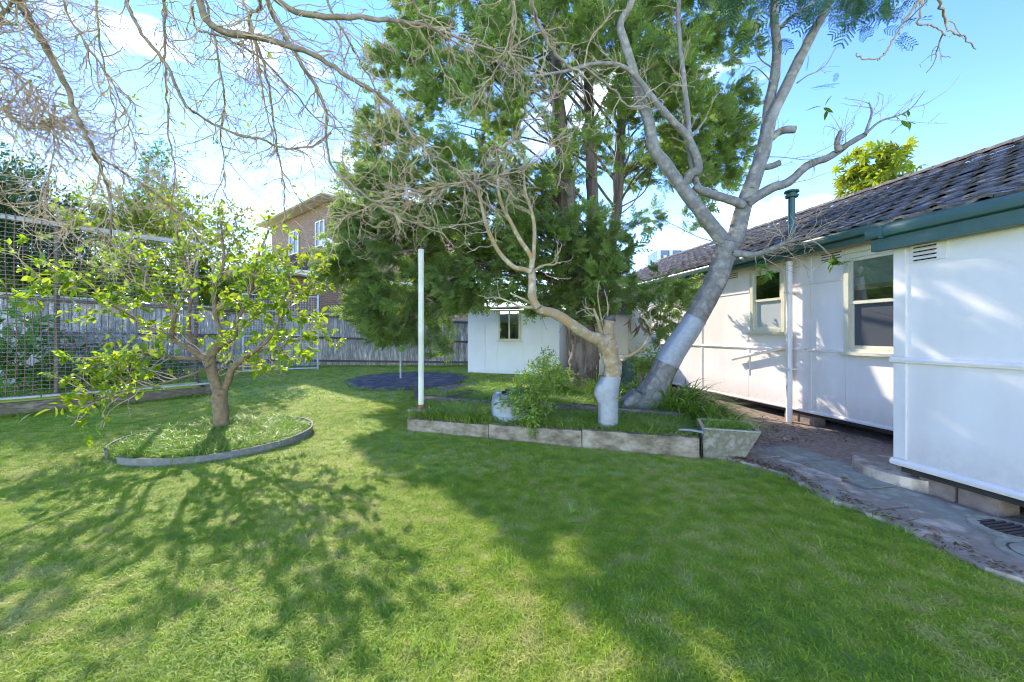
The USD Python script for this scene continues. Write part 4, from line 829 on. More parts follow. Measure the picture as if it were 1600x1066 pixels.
# region weights measured in directions of the crown: sparser in the upper middle
for p, d in ltips:
    if p[2] < .62 or (p[2] < 1.15 and abs(p[0] + 4.5) < .5) or (p[2] < .95 and p[0] > -5.2) or r2.uniform() > (.9 if p[2] < 2.3 else .7): continue
    for _ in range(r2.integers(4, 9)): cand.append((p - d * r2.uniform(0, .14) + r2.normal(0, .012, 3), unit(d * .7 + r2.normal(0, .55, 3) + [0, 0, -.2]), r2.uniform(.5, .95)))
for (px, py, D, n, sp) in ((48, 475, 4.6, 5, .05), (95, 430, 4.7, 14, .12), (70, 440, 4.7, 8, .1), (115, 445, 4.7, 9, .1), (60, 480, 4.6, 6, .05), (140, 635, 5.0, 28, .16), (110, 632, 4.9, 16, .12), (160, 625, 5.1, 16, .1), (440, 500, 5.7, 60, .28), (430, 460, 5.7, 45, .25), (445, 425, 5.6, 30, .16), (470, 525, 5.6, 14, .14), (400, 520, 5.7, 50, .3), (400, 450, 5.9, 40, .3), (350, 470, 5.8, 30, .3), (230, 545, 5.4, 28, .2), (180, 560, 5.3, 18, .15), (250, 500, 5.5, 25, .25), (160, 590, 5.2, 12, .1), (200, 450, 5.6, 26, .3), (300, 420, 5.9, 26, .35), (230, 600, 5.4, 10, .15)):
    c = P(px, py, D)
    for _ in range(n): cand.append((c + r2.normal(0, sp, 3), unit(r2.normal(0, .7, 3) + [0, -.2, -.35]), r2.uniform(.9, 1.6)))
LF = [leaf_mb(.10, .056, .22, .2), leaf_mb(.10, .05, .3, .05), leaf_mb(.095, .06, .15, .3)]
R = frames(np.array([c[1] for c in cand]), r2.uniform(-1.2, 1.2, len(cand)))
order = sorted(range(len(cand)), key=lambda i: -(cand[i][2] / cand[i][0][1]))
rest = MB()
for n_, i in enumerate(order):
    v, f = put_leaf(LF[i % 3], cand[i][0], R[i], cand[i][2])
    if n_ < 300: part(lt, 'leaf', (v, f), M['lemon'], True)
    else: rest.add(v, f)
part(lt, 'leaves', rest, M['lemon'], False, None, 'stuff')

# ------------------------------------------------------------------ pruned tree in the planter
pd0 = 5.46; b0 = np.array([(950 - CX) / F * pd0, pd0, .16]); r2 = np.random.default_rng(8)
pt = thing('pruned_tree', 'hard pruned pale barked tree in a galvanised sleeve at the planter front', 'tree', b0)
m = MB(); q = spline(trace([(950, 672), (950, 640), (953, 600), (957, 575), (953, 552), (948, 535), (946, 522)], pd0, pd0), 8); m.tube(q, np.interp(np.linspace(0, 1, len(q)), [0, .5, .75, 1], [.115, .12, .135, .12]), 16, True, .22); part(pt, 'trunk', m, M['palebark'], True)
m = MB(); q = spline(trace([(950, 668), (950, 640), (950, 622)], pd0, pd0)); m.tube(q, .136, 28); part(pt, 'metal_sleeve', m, M['galv'], 40)
an_ = np.linspace(0, 2 * np.pi, 32, endpoint=False); v = []     # the upper sheet: wider at its lower left
for (cx, cy, ra, lft) in ((950, 624, .142, .0), (950, 615, .143, .055), (951, 605, .142, .045), (953, 596, .139, .012), (955, 588, .136, 0)):
    c = P(cx, cy, pd0); rr_ = ra + lft * np.clip(-np.cos(an_), 0, 1) ** 3; v.append(np.stack([c[0] + rr_ * np.cos(an_), c[1] + ra * np.sin(an_), c[2] + .05 * np.cos(an_) * (cy > 620)], -1))
v = np.vstack(v); part(pt, 'metal_sleeve', (v, [[j * 32 + i, j * 32 + (i + 1) % 32, (j + 1) * 32 + (i + 1) % 32, (j + 1) * 32 + i] for j in range(4) for i in range(32)]), M['galv'], 50, 'upper galvanised sheet bulging out on its left')
PL = [([(950, 540), (950, 515), (952, 500)], 5.46, 5.42, .085, .075), ([(948, 545), (935, 530), (921, 526), (896, 509), (870, 492), (845, 484), (836, 478)], 5.44, 5.1, .088, .058),
      ([(840, 482), (832, 465), (832, 439), (830, 420)], 5.12, 5.1, .062, .048), ([(831, 425), (818, 421), (803, 417), (782, 397), (768, 372), (760, 352), (752, 320), (745, 290)], 5.1, 4.85, .036, .016),
      ([(830, 421), (829, 400), (811, 372), (797, 345), (786, 325), (779, 300), (778, 280)], 5.1, 4.9, .034, .016), ([(831, 420), (834, 397), (835, 355), (829, 325), (821, 300), (818, 268)], 5.1, 4.9, .030, .014),
      ([(834, 424), (842, 418), (853, 414), (864, 414), (874, 410)], 5.1, 5.0, .022, .006), ([(833, 480), (815, 480), (800, 473), (782, 466)], 5.1, 5.0, .024, .008), ([(833, 476), (818, 468), (806, 462), (798, 459)], 5.1, 5.05, .018, .007),
      ([(955, 530), (940, 520), (934, 500), (927, 482)], 5.4, 5.35, .035, .016), ([(942, 512), (938, 490), (934, 462), (936, 440)], 5.4, 5.3, .014, .005), ([(946, 515), (950, 480), (944, 452)], 5.4, 5.4, .012, .004),
      ([(955, 548), (963, 556), (976, 557), (989, 553), (1005, 540), (1014, 522), (1016, 508), (1018, 494)], 5.44, 5.3, .032, .014), ([(1016, 512), (1008, 500), (1004, 488)], 5.3, 5.3, .012, .005), ([(850, 425), (858, 432), (885, 436), (893, 434)], 5.1, 5.0, .007, .003)]
PTW, tp = MB(), []
PC = dict(seg=[.04, .035], wob=[.2, .25], grav=[.25, .3], kids=[5, 0], ratio=.5, ang=(.4, 1.0), sides=[4, 3], rmin=.002)
for k, a in enumerate(PL):
    q = lim(pt, *a, 'palebark')
    if k in (3, 4, 5, 6, 7, 9, 12):
        for _ in range(14 if k in (3, 4, 5) else 4): i = r2.integers(len(q) // 2, len(q)); d = unit(q[i] - q[i - 1]); grow(PTW, q[i], rot_about(d, np.cross(d, unit(r2.normal(size=3))), r2.uniform(.3, 1)), r2.uniform(.15, .5), .006, r2, 0, PC, tp)
part(pt, 'twigs', PTW, M['twig'], False, None, 'stuff')
m = MB(); c = trace([(953, 503), (952, 494)], 5.42, 5.42); m.tube(c, [.082, .078], 12); part(pt, 'cut_stub', m, M['rail'], True)
DL = leaf_mb(.16, .05, .5, .3)
for k in range(9):
    c = P(996 + r2.normal(0, 7), 505 + r2.normal(0, 9), 5.3); R = frames(np.array([[r2.normal(0, .3), r2.normal(0, .3), -1.0]]), r2.uniform(0, 6, 1))[0]; v, f = put_leaf(DL, c, R, r2.uniform(.8, 1.3)); part(pt, 'dead_leaf', (v, f), M['dry'], True)

# ------------------------------------------------------------------ leaning tree
ld0 = 6.85; b0 = np.append(P(1005, 640, ld0)[:2], .1); r2 = np.random.default_rng(9)
le = thing('leaning_tree', 'big grey leaning tree with a metal band round its trunk by the house', 'tree', b0)
q = spline(trace([(1000, 650), (1012, 630), (1030, 592), (1052, 550), (1078, 512), (1104, 466), (1121, 430), (1131, 400), (1138, 378)], ld0, 6.6), 7)
rad = np.interp(np.linspace(0, 1, len(q)), [0, .12, .25, .5, .8, 1], [.36, .27, .205, .178, .170, .172]); lu = np.full(len(q), .14); lu[16:33] = .01; m = MB(); m.tube(q, rad, 18, True, lu); part(le, 'trunk', m, M['greybark'], True)
for a in (-.9, .3, 2.4, 3.6): 
    m = MB(); c = b0 + [0, 0, .22]; e = np.array([math.cos(a), math.sin(a), 0]); m.tube(spline([c + e * .1 + [0, 0, .12], c + e * .32 + [0, 0, 0], c + e * .5 - [0, 0, .14]]), np.linspace(.14, .05, 13), 8, True, .2); part(le, 'root', m, M['greybark'], True)
i0, i1 = 18, 30
m = MB(); m.tube(q[i0:i1 + 1], rad[i0:i1 + 1] * 1.035, 28, False); o_ = part(le, 'metal_sleeve', m, M['galv'], True)
for k_ in (i0, i1):
    m = MB(); e_ = unit(q[k_ + 1] - q[k_ - 1]) * .012; m.tube([q[k_] - e_, q[k_], q[k_] + e_], rad[k_] * 1.05, 28, False); part(o_, 'rolled_edge', m, M['metalgrey'], True)
EL = [([(1139, 385), (1120, 364), (1094, 330), (1068, 296), (1041, 259), (1022, 232), (1015, 195), (1004, 165), (999, 150), (988, 105), (974, 61), (970, 36), (985, 8), (1000, -40)], 6.6, 6.2, .12, .045),
      ([(1066, 294), (1079, 272), (1092, 262), (1076, 217), (1049, 187), (1022, 157), (1000, 127), (970, 103), (928, 100), (880, 112), (828, 120)], 6.5, 5.9, .075, .016),
      ([(1098, 300), (1090, 292), (1078, 240), (1075, 187), (1067, 112), (1060, 37), (1063, -30)], 6.5, 6.4, .055, .03), ([(1163, 322), (1145, 314), (1124, 307), (1098, 299), (1085, 290)], 6.5, 6.45, .075, .06),
      ([(1138, 390), (1150, 368), (1161, 326), (1176, 285), (1191, 240), (1199, 206), (1206, 180), (1225, 142), (1247, 97), (1270, 52), (1292, 11), (1310, -40)], 6.6, 6.3, .14, .055), ([(1196, 212), (1201, 165), (1210, 124), (1214, 75), (1210, 30), (1212, -40)], 6.5, 6.4, .085, .055),
      ([(1166, 318), (1190, 303), (1210, 292), (1232, 285), (1262, 259), (1292, 247), (1311, 236), (1326, 225), (1352, 210)], 6.5, 5.9, .085, .035), ([(1196, 224), (1215, 208), (1228, 203), (1243, 203)], 6.5, 6.35, .06, .055), ([(1186, 262), (1205, 260), (1219, 254)], 6.5, 6.4, .055, .045),
      ([(1311, 236), (1308, 222), (1314, 205)], 6.0, 5.95, .05, .03), ([(1218, 45), (1235, 28), (1262, 10), (1290, -20)], 6.4, 6.3, .035, .02), ([(1145, 395), (1179, 398), (1210, 387), (1230, 378), (1262, 372)], 6.5, 5.9, .06, .02),
      ([(1352, 210), (1375, 190), (1405, 180), (1425, 168), (1445, 142)], 5.9, 5.8, .018, .004), ([(1352, 210), (1362, 178), (1358, 160)], 5.9, 5.9, .022, .008), ([(1205, 105), (1188, 92), (1182, 70), (1183, 35)], 6.4, 6.3, .012, .004), ([(1078, 218), (1092, 200), (1104, 184)], 6.3, 6.2, .02, .016), ([(1245, 130), (1262, 118), (1280, 110), (1295, 95), (1308, 68)], 6.4, 6.3, .012, .003), ([(1205, 128), (1190, 112), (1175, 104), (1160, 120)], 6.4, 6.3, .012, .004),
      ([(1150, 400), (1120, 380), (1090, 370), (1050, 350)], 6.6, 6.3, .012, .004), ([(1199, 245), (1225, 246), (1260, 250), (1290, 246)], 6.4, 6.0, .008, .003)]
ET, tp, LQ = MB(), [], []
EC = dict(seg=[.05, .04], wob=[.16, .2], grav=[.5, .4], kids=[4.5, 0], ratio=.55, ang=(.35, .9), sides=[4, 3], rmin=.0022)
for k, a in enumerate(EL):
    LQ.append(q) if k else None
    q = lim(le, *a, 'greybark', 'limb', 12 if a[4] > .05 or a[3] > .05 else 7, .13)
    n = {0: 8, 1: 34, 2: 22, 4: 0, 5: 0, 6: 5, 9: 9, 10: 0, 11: 34, 12: 8, 13: 5}.get(k, 2)
    for _ in range(n):
        i = r2.integers(len(q) // (2 if k in (0, 4, 5) else 4), len(q)); d = unit(q[i] - q[i - 1]); grow(ET, q[i], rot_about(d, np.cross(d, unit(r2.normal(size=3))), r2.uniform(.4, 1.1)), r2.uniform(.15, .7), .0055, r2, 0, EC, tp)
part(le, 'twigs', ET, M['twig'], False, None, 'stuff')
GL = leaf_mb(.17, .055, .3, .2)
for (px, py, D, n) in ((1200, 425, 6.2, 9), (1182, 418, 6.2, 5), (1302, 408, 5.8, 10), (1310, 412, 5.8, 5), (1290, 172, 6.0, 4), (1418, 188, 5.8, 5), (1404, 190, 5.8, 3), (1160, 290, 6.1, 2)):
    c = P(px, py, D); allq = np.vstack(LQ); w_ = allq[np.argmin(np.linalg.norm(allq - c, axis=1))]; mm = MB(); mm.tube(spline([w_, (w_ + c) / 2 + [0, 0, .05], c], 4), np.linspace(.007, .003, 9), 4, False); part(le, 'leafy_shoot', mm, M['twig'])
    for _ in range(n):
        R = frames(unit(r2.normal(0, 1, 3) * [1, .6, .5] + [0, 0, -.15])[None], r2.uniform(-.8, .8, 1))[0]; v, f = put_leaf(GL, P(px + r2.normal(0, 4), py + r2.normal(0, 4), D), R, r2.uniform(.7, 1.2)); part(le, 'leaf', (v, f), M['green'], True)
# feathery fronds at the top of the leaning tree
fm = MB()
def frond(L):
    m = MB(); m.tube([[0, 0, 0], [0, L / 2, .01], [0, L, -.10 * L]], .003, 3, False)
    for k in range(6):
        for sg in (-1, 1):
            y = L * (.15 + .145 * k); w = .10 * math.sin(math.pi * (.2 + .12 * k)) + .03
            for j in range(5): x = sg * w * (j + .7) / 5; dz = -.02 * (j / 5) ** 2 + .006 * ((j * 7 + k * 3) % 3); m.add([[x, y + .07 * (j / 5) - .019, dz], [x + sg * .017, y + .07 * j / 5, dz + .003], [x, y + .07 * j / 5 + .020, dz], [x - sg * .009, y + .07 * j / 5, dz]], [[0, 1, 2, 3]])
    return m
pos, ax = [], []
for _ in range(420):
    px = r2.uniform(1090, 1440); py = -25 + r2.gamma(2, 15) * (1.2 if 1140 < px < 1420 else .6) + (25 if 1250 < px < 1400 else 0) * r2.uniform()
    pos.append(P(px, py - 25, r2.uniform(5.6, 7.2))); ax.append([r2.normal(0, .7), r2.normal(0, .6), -.45])
instancer(le, 'crown', [frond(.42), frond(.34)], M['feather'], np.array(pos), frames(np.array(ax), r2.uniform(-1.2, 1.2, len(pos))), r2.uniform(.45, .95, len(pos)))
m = MB()
for k in range(12): a = P(r2.uniform(1120, 1400), -30, 6.4); m.tube(spline([P(1290, -40, 6.35), (a + P(1290, -60, 6.4)) / 2, a, a + [r2.normal(0, .2), 0, -.3]]), np.linspace(.014, .003, 19), 4, False)
part(le, 'frond_stems', m, M['twig'], False, None, 'stuff')

# ------------------------------------------------------------------ cypress
r3 = np.random.default_rng(31)
cy = thing('cypress_tree', 'tall dense cypress with three shaggy brown trunks behind the planter', 'tree', (1.85, 9.6, .35))
CT = [([(911, 604), (912, 575), (908, 530), (900, 480), (893, 400), (885, 300), (876, 200), (868, 120), (864, -60)], 9.5, 9.3, .36, .10), ([(915, 560), (918, 500), (924, 420), (926, 340), (924, 250), (920, 150), (918, -60)], 9.6, 9.7, .22, .09), ([(922, 560), (930, 500), (945, 420), (962, 340), (968, 250), (972, 150), (975, -60)], 9.6, 9.9, .20, .08)]
trunks = []
for a in CT:
    p3 = trace(a[0], a[1], a[2]); q = spline(p3, 7); m = MB(); m.tube(q, np.linspace(a[3], a[4], len(q)) * np.concatenate([[1.15], np.ones(len(q) - 1)]), 18, True, .3); part(cy, 'trunk', m, M['cypbark'], True); trunks.append(q)
m = MB(); q = trunks[0]
for k in range(70):      # loose strips of bark on the trunk's near side
    i = r3.integers(1, 26); a = r3.uniform(-2.9, -.2); c = q[i] + np.array([math.cos(a), math.sin(a), 0]) * (.36 - .26 * i / len(q)) * 1.0; h = r3.uniform(.15, .5)
    m.add([c + [-.018, 0, 0], c + [.018, 0, 0], c + [.014 + r3.normal(0, .012), -.015, h], c + [-.014, -.02, h]], [[0, 1, 2, 3]])
part(cy, 'bark_strips', m, M['cypbark'], False, None, 'stuff')
from shapely import Polygon, Point
OUT = Polygon([(640, -80), (605, 60), (580, 150), (560, 240), (545, 320), (522, 362), (506, 395), (512, 434), (540, 463), (562, 500), (595, 530), (636, 532), (664, 510), (690, 478), (725, 476), (755, 462), (800, 462), (840, 474), (900, 480), (950, 450), (975, 440), (978, 400), (975, 330), (985, 290), (1020, 300), (1050, 330), (1055, 290), (1085, 300), (1150, 275), (1172, 190), (1150, 130), (1170, 60), (1165, -80)])
GAPS = [(725, 205, 40, 26), (1040, 340, 45, 50), (1000, 395, 26, 40), (1010, 190, 28, 30), (840, 240, 26, 40), (900, 150, 26, 36), (945, 300, 26, 45), (1110, 120, 20, 30), (780, 150, 18, 22), (905, 300, 14, 60), (940, 210, 16, 40)]
WALLP = np.array([H(PW - .02, s, z) for s in np.arange(4.4, 10.6, .45) for z in np.arange(.5, 2.5, .35)])
def blocks(c):
    w = c - WALLP; t = w @ S; return int(((np.linalg.norm(w - t[:, None] * S, axis=1) < .55) & (t > 0)).sum())
clumps = []
while len(clumps) < 600:
    x, y = r3.uniform(480, 1180), r3.uniform(-80, 556)
    if not OUT.contains(Point(x, y)): continue
    if any(((x - a) / b) ** 2 + ((y - c) / d) ** 2 < 1 for a, c, b, d in GAPS): continue
    edge = OUT.exterior.distance(Point(x, y)); depth = .7 + min(edge, 160) / 160 * 1.5
    lobe = (x < 760 and y > 330)
    if 860 < x < 990 and 180 < y < 420 and r3.uniform() < .12: continue
    D = 9.5 + r3.uniform(-1, 1) * depth * (.6 if lobe else 1)
    if 860 < x < 990 and y > 190 and r3.uniform() < .7: D = max(D, 9.9)
    if blocks(P(x, y, D)):
        tries = [D] + list(r3.uniform(7.6, 11.6, 9)); nb = [blocks(P(x, y, d)) for d in tries]; D = tries[int(np.argmin(nb))]
        if min(nb) > 3 and r3.uniform() < .5: continue
    clumps.append(np.append(P(x, y, D), lobe))
while len(clumps) < 640:
    x, y = r3.uniform(560, 860), r3.uniform(270, 365)
    if OUT.contains(Point(x, y)): clumps.append(np.append(P(x, y, r3.uniform(8.3, 10.4)), 0))
while len(clumps) < 685:
    x, y = r3.uniform(640, 1140), r3.uniform(-330, -80); w = (y + 400) / 320
    if abs(x - 890) < 250 * w: clumps.append(np.append(P(x, y, 9.4 + r3.uniform(-1.6, 1.6) * w), 0))
while len(clumps) < 740:
    x, y = r3.uniform(490, 720), r3.uniform(330, 550)
    if OUT.contains(Point(x, y)): clumps.append(np.append(P(x, y, r3.uniform(8.7, 10.3)), 1))
for (x, y, D) in ((1060, 455, 8.4), (1040, 440, 8.3), (1075, 465, 8.5), (1020, 460, 8.2), (1050, 490, 8.2), (1035, 520, 8.1), (1000, 470, 8.4), (985, 450, 8.5), (1015, 500, 8.3), (1050, 470, 8.4), (688, 530, 9.3), (700, 545, 9.3), (695, 515, 9.3), (940, 470, 8.6), (905, 460, 8.6), (915, 430, 8.7), (930, 490, 8.6), (895, 485, 8.7), (1080, 340, 9), (1015, 340, 9.4), (765, 452, 9.2), (790, 458, 9.0), (815, 462, 9.3), (840, 468, 9.0), (865, 470, 9.2), (880, 478, 9.0), (775, 440, 8.8), (830, 450, 9.5), (745, 470, 9.4)): clumps.append(np.append(P(x, y, D), 1))
C = np.array(clumps)
def tuft_spray(L, seed):
    """a tuft of short fans fanning out from one shoot"""
    r = np.random.default_rng(seed); m = MB()
    for q in range(6):
        d = np.array([r.normal(0, .5), 1.0, r.normal(0, .5)]); R = frames(d[None], r.uniform(-1.5, 1.5, 1))[0]; l0 = L * r.uniform(.65, 1.1); o = np.array([0, r.uniform(-.1, .25) * L, 0]); V, Fc = [], []
        for k in range(7):
            t = (k + .4) / 7; sg = 1 if k % 2 else -1; bl = l0 * .42 * (1 - .75 * t); a = .7 - .15 * t
            for j in range(4):
                f = (j + .4) / 4; ang = a * sg + r.normal(0, .45); x, y, z = math.sin(a) * sg * bl * f, l0 * t + math.cos(a) * bl * f, r.normal(0, .008) - .08 * l0 * t * t
                ex, ey = math.sin(ang), math.cos(ang); l, w = .034 * r.uniform(.8, 1.3), .0125; b = len(V)
                V += [[x - ey * w, y + ex * w, z], [x - ex * l * .3, y - ey * l * .3, z], [x + ey * w, y - ex * w, z], [x + ex * l, y + ey * l, z - .006]]; Fc.append([b, b + 1, b + 2, b + 3])
        m.add(R.apply(np.array(V)) + o, Fc)
    m.tube([[0, -.25 * L, 0], [0, L * .4, 0], [0, L, 0]], .0035, 3, False); return m
ctr = np.array([1.2, 9.4])
pos, ax, sc = [], [], []
for c in C:
    out = np.array([c[0] - ctr[0], (c[1] - ctr[1]) * 1.2, 0]); out /= np.linalg.norm(out) + .4
    rad = .36 if c[3] else .42
    for _ in range(12):
        o = r3.normal(0, 1, 3); o *= rad * r3.uniform(.35, 1) / np.linalg.norm(o); o[2] *= .75
        pos.append(c[:3] + o); ax.append(out * .6 + o * 1.6 + r3.normal(0, .25, 3) + [0, 0, -.15 if c[3] else .2]); sc.append(r3.uniform(.7, 1.25))
pos, ax = np.array(pos), np.array(ax)
k = pos[:, 1] > 7.0
instancer(cy, 'crown', [tuft_spray(.26, i) for i in range(6)], M['cypress'], pos[k], frames(ax[k], r3.uniform(-3, 3, k.sum())), np.array(sc)[k])
m = MB()
for c in C[r3.choice(len(C), 135, replace=False)]:      # limbs rise from the trunks and droop at their tips
    t = trunks[r3.integers(3) if c[0] < 2.5 else 2]; d_ = np.linalg.norm(c[:2] - t[len(t) // 2][:2]); i = int(np.argmin(np.abs(t[:, 2] - max(c[2] - .45 * d_ - r3.uniform(0, .5), 2.3 + r3.uniform(0, .8))))); a = t[i]; v = c[:3] - a; L = np.linalg.norm(v)
    if L < .7: continue
    q1 = a + v * .3 + [0, 0, .10 * L] + r3.normal(0, .05 * L, 3); q2 = a + v * .68 + [0, 0, .14 * L] + r3.normal(0, .05 * L, 3); q = spline([a, q1, q2, c[:3]], 5); m.tube(q, np.linspace(min(.010 + .006 * L, .036), .005, len(q)), 5, False)
    for _ in range(3): e = c[:3] + r3.normal(0, .4, 3); m.tube(spline([q2 * .4 + c[:3] * .6, (c[:3] + e) / 2, e], 3), np.linspace(.006, .003, 7), 3, False)
part(cy, 'branches', m, M['cypbark'], False, None, 'stuff')

# ------------------------------------------------------------------ other trees and shrubs
def leafy(name, label, cat, base, clumps, m_, n, leaf, seed, stem='lemonbark', droop=-.2, sc=(.7, 1.3), trunk_r=.08):
    r = np.random.default_rng(seed); base = np.asarray(base, float); t = thing(name, label, cat, base); pos, ax = [], []
    m = MB(); cs = np.array(clumps, float)
    top = cs[:, :3].mean(0); fork = base + (top - base) * .45
    m.tube(spline([base - [0, 0, .1], base + (fork - base) * .5 + r.normal(0, .05, 3), fork], 4), np.linspace(trunk_r, trunk_r * .7, 9), 7, False)
    for x, y, z, R in cs: m.tube(spline([fork, (fork + [x, y, z]) / 2 + r.normal(0, .1, 3), [x, y, z]], 4), np.linspace(trunk_r * .5, .008, 9), 5, False)
    part(t, 'trunk' if cat == 'tree' else 'stem', m, M[stem], True)
    w = cs[:, 3] ** 2; cnt = r.multinomial(n, w / w.sum())
    for (x, y, z, R), k in zip(cs, cnt):
        o = r.normal(0, 1, (k, 3)); o *= (R * r.uniform(.2, 1, k) ** .6 / np.linalg.norm(o, axis=1))[:, None]
        pos.append(o + [x, y, z]); ax.append(o / R + r.normal(0, .6, (k, 3)) + [0, 0, droop])
    pos, ax = np.vstack(pos), np.vstack(ax)
    instancer(t, 'crown' if cat == 'tree' else 'foliage', leaf, M[m_], pos, frames(ax, r.uniform(-1.2, 1.2, len(pos))), r.uniform(*sc, len(pos)))
    return t
def sprig(L, n, lw, seed):
    r = np.random.default_rng(seed); m = MB(); m.tube([[0, 0, 0], [0, L, 0]], .003, 3, False)
    for k in range(n):
        a = r.uniform(0, 6.28); R = frames(np.array([[math.cos(a), .7, math.sin(a)]]), np.array([r.uniform(-1, 1)]))[0]; v, f = leaf_mb(lw, lw * .42, .2, .2, 2).arr(); m.add(R.apply(v * r.uniform(.7, 1.2)) + [0, L * (k + .6) / n, 0], f)
    return m
SG = [sprig(.30, 9, .12, i) for i in range(3)]
SM = [sprig(.16, 7, .07, 10 + i) for i in range(3)]
cl = lambda L: [np.append(P(x, y, D), R) for x, y, D, R in L]
leafy('dark_tree', 'dense dark green tree behind the old fence at the far left edge', 'tree', [-14.6, 12, .3], cl([(-20, 330, 12, 1.2), (30, 310, 12, 1.1), (60, 350, 12, 1.0), (10, 390, 12, 1.1), (-40, 280, 12.5, 1.3), (75, 390, 12, .9), (20, 430, 12, 1.0), (-60, 350, 12, 1.2)]), 'dark', 3000, SG, 41)
leafy('yellow_green_tree', 'light yellow green bushy tree behind the lemon tree', 'tree', [-9.4, 14.2, .4], cl([(150, 380, 13.2, .9), (200, 350, 13.4, .9), (250, 340, 13.5, .8), (300, 370, 13.6, .9), (120, 350, 13, .8), (350, 390, 13.8, .8), (230, 390, 13.2, 1.0), (300, 330, 13.8, .6), (170, 320, 13.2, .7), (370, 350, 13.9, .6), (395, 405, 13.8, .6), (270, 420, 13, .9), (180, 420, 13, .8), (110, 440, 12.6, .8), (60, 445, 12.2, .8), (330, 440, 13.6, .8), (220, 450, 13, .9), (150, 460, 12.8, .8), (290, 465, 13.4, .8)]), 'yellow', 3400, SG, 42)
leafy('slender_tree', 'slender upright bright green tree rising above the yellow green bush', 'tree', [-11.5, 15.6, .4], cl([(235, 330, 15.5, .7), (238, 290, 15.5, .62), (242, 255, 15.6, .45), (250, 232, 15.6, .32), (225, 350, 15.5, .7), (260, 310, 15.5, .55), (205, 320, 15.5, .5)]), 'green', 1200, SM, 43, sc=(1, 1.6))
leafy('hedge', 'mid green overgrown hedge showing just above the old fence behind the trellis', 'hedge', [-13.5, 12.2, .4], cl([(x, 468 - 16 * ((x * 7) % 3), 12.0 + (x + 60) / 240, .62) for x in range(-60, 420, 34)]), 'green', 2600, SG, 52, trunk_r=.05, sc=(.7, 1.1))
def umbrella_leaf():
    m = MB()
    for k in range(8): a = k / 8 * 2 * np.pi; R = frames(np.array([[math.cos(a), math.sin(a), -.35]]), np.zeros(1))[0]; v, f = leaf_mb(.24, .075, .3, .25, 3).arr(); m.add(R.apply(v) + [0, .0, 0], f)
    return m
bh0 = H(11.6, 7.6, 0)
def rb(px, py, R, p=11.6): k = (px - CX) / F; s = s_at(px, p); y = H(p, s, 0)[1]; return np.append(P(px, py, y), R)
leafy('umbrella_tree', 'sunlit yellow green tree with palmate leaves behind the cottage roof', 'tree', bh0, [rb(1340, 285, .55), (rb(1365, 262, .6)), rb(1390, 250, .55), rb(1375, 285, .6), rb(1410, 262, .4), rb(1330, 265, .4), rb(1400, 235, .35), rb(1350, 240, .35), rb(1320, 298, .4)], 'yellow', 210, [umbrella_leaf()], 44, sc=(.6, 1.05))
m = MB(); r4 = np.random.default_rng(4)
# planting behind the trellis
def ub(u, w, z, R): return np.append(wp(u, w, z), R)
leafy('flowering_bush', 'silvery white flowering bush behind the wire mesh trellis', 'bush', wp(1.0, 1.6, .5), [ub(.8, 1.6, 1.15, .42), ub(1.3, 1.7, 1.25, .45), ub(1.7, 1.8, 1.0, .4), ub(1.1, 1.5, .85, .4)], 'pale', 900, SM, 45, trunk_r=.03)
leafy('green_bush', 'low dark green bush at the foot of the wire mesh trellis', 'bush', wp(1.8, .8, .5), [ub(1.2, .8, .75, .35), ub(1.8, .9, .8, .4), ub(2.3, .8, .7, .35), ub(.5, .9, .7, .3)], 'green', 700, SM, 46, trunk_r=.02)
leafy('broadleaf_plant', 'tall broad leaved plant behind the trellis near leaning boards', 'plant', wp(.1, 1.1, .5), [ub(.1, 1.1, 1.6, .4), ub(.3, 1.2, 1.2, .4), ub(-.2, 1.0, 1.1, .3)], 'green', 70, [sprig(.4, 5, .26, 77)], 47, trunk_r=.02)
leafy('sapling', 'small light green sapling beside the stake and leaning tree', 'plant', np.append(P(1012, 600, 7.9)[:2], .38), cl([(1012, 560, 7.8, .22), (1000, 575, 7.8, .18), (1022, 570, 7.8, .2), (1015, 585, 7.8, .18), (1030, 555, 7.8, .12), (992, 560, 7.8, .12)]), 'weed', 190, SM, 48, trunk_r=.012, sc=(.6, 1.1))
leafy('leafy_weed', 'sprawling bright green leafy weed in front of the grey drum', 'plant', np.append(P(830, 655, 5.95)[:2], .17), cl([(815, 622, 5.7, .14), (830, 600, 5.8, .16), (800, 630, 5.65, .12), (840, 630, 5.7, .16), (850, 605, 5.9, .14), (820, 645, 5.6, .1), (835, 660, 5.5, .12), (855, 580, 6.2, .12), (850, 560, 6.2, .1), (815, 590, 6.0, .08), (868, 590, 6.2, .1), (790, 615, 5.68, .08), (845, 645, 5.6, .12)]), 'weed', 300, SM, 49, trunk_r=.012, sc=(.5, 1.05))
leafy('leafy_weed', 'low spreading leafy weeds at the foot of the cypress trunk', 'plant', np.append(P(850, 600, 8.6)[:2], .4), cl([(840, 590, 8.4, .25), (860, 585, 8.6, .25), (880, 590, 8.6, .22), (820, 595, 8.4, .2), (862, 572, 8.6, .18)]), 'weed', 240, SM, 50, trunk_r=.01, sc=(.7, 1.2))
for (u, w, dx, dz, L, lab) in ((-.25, 1.5, .45, 1.2, .1, 'narrow grey board leaning on the old fence behind the trellis'), (.0, 1.55, .3, 1.1, .08, 'second narrower board leaning beside the plant behind the trellis')):
    a = wp(u, w, .5); o = part(None, 'leaning_board', MB().bar(a, a + e3 * dx + n3 * .25 + [0, 0, dz], L, .025), M['cap']); tag(o, lab, 'board')

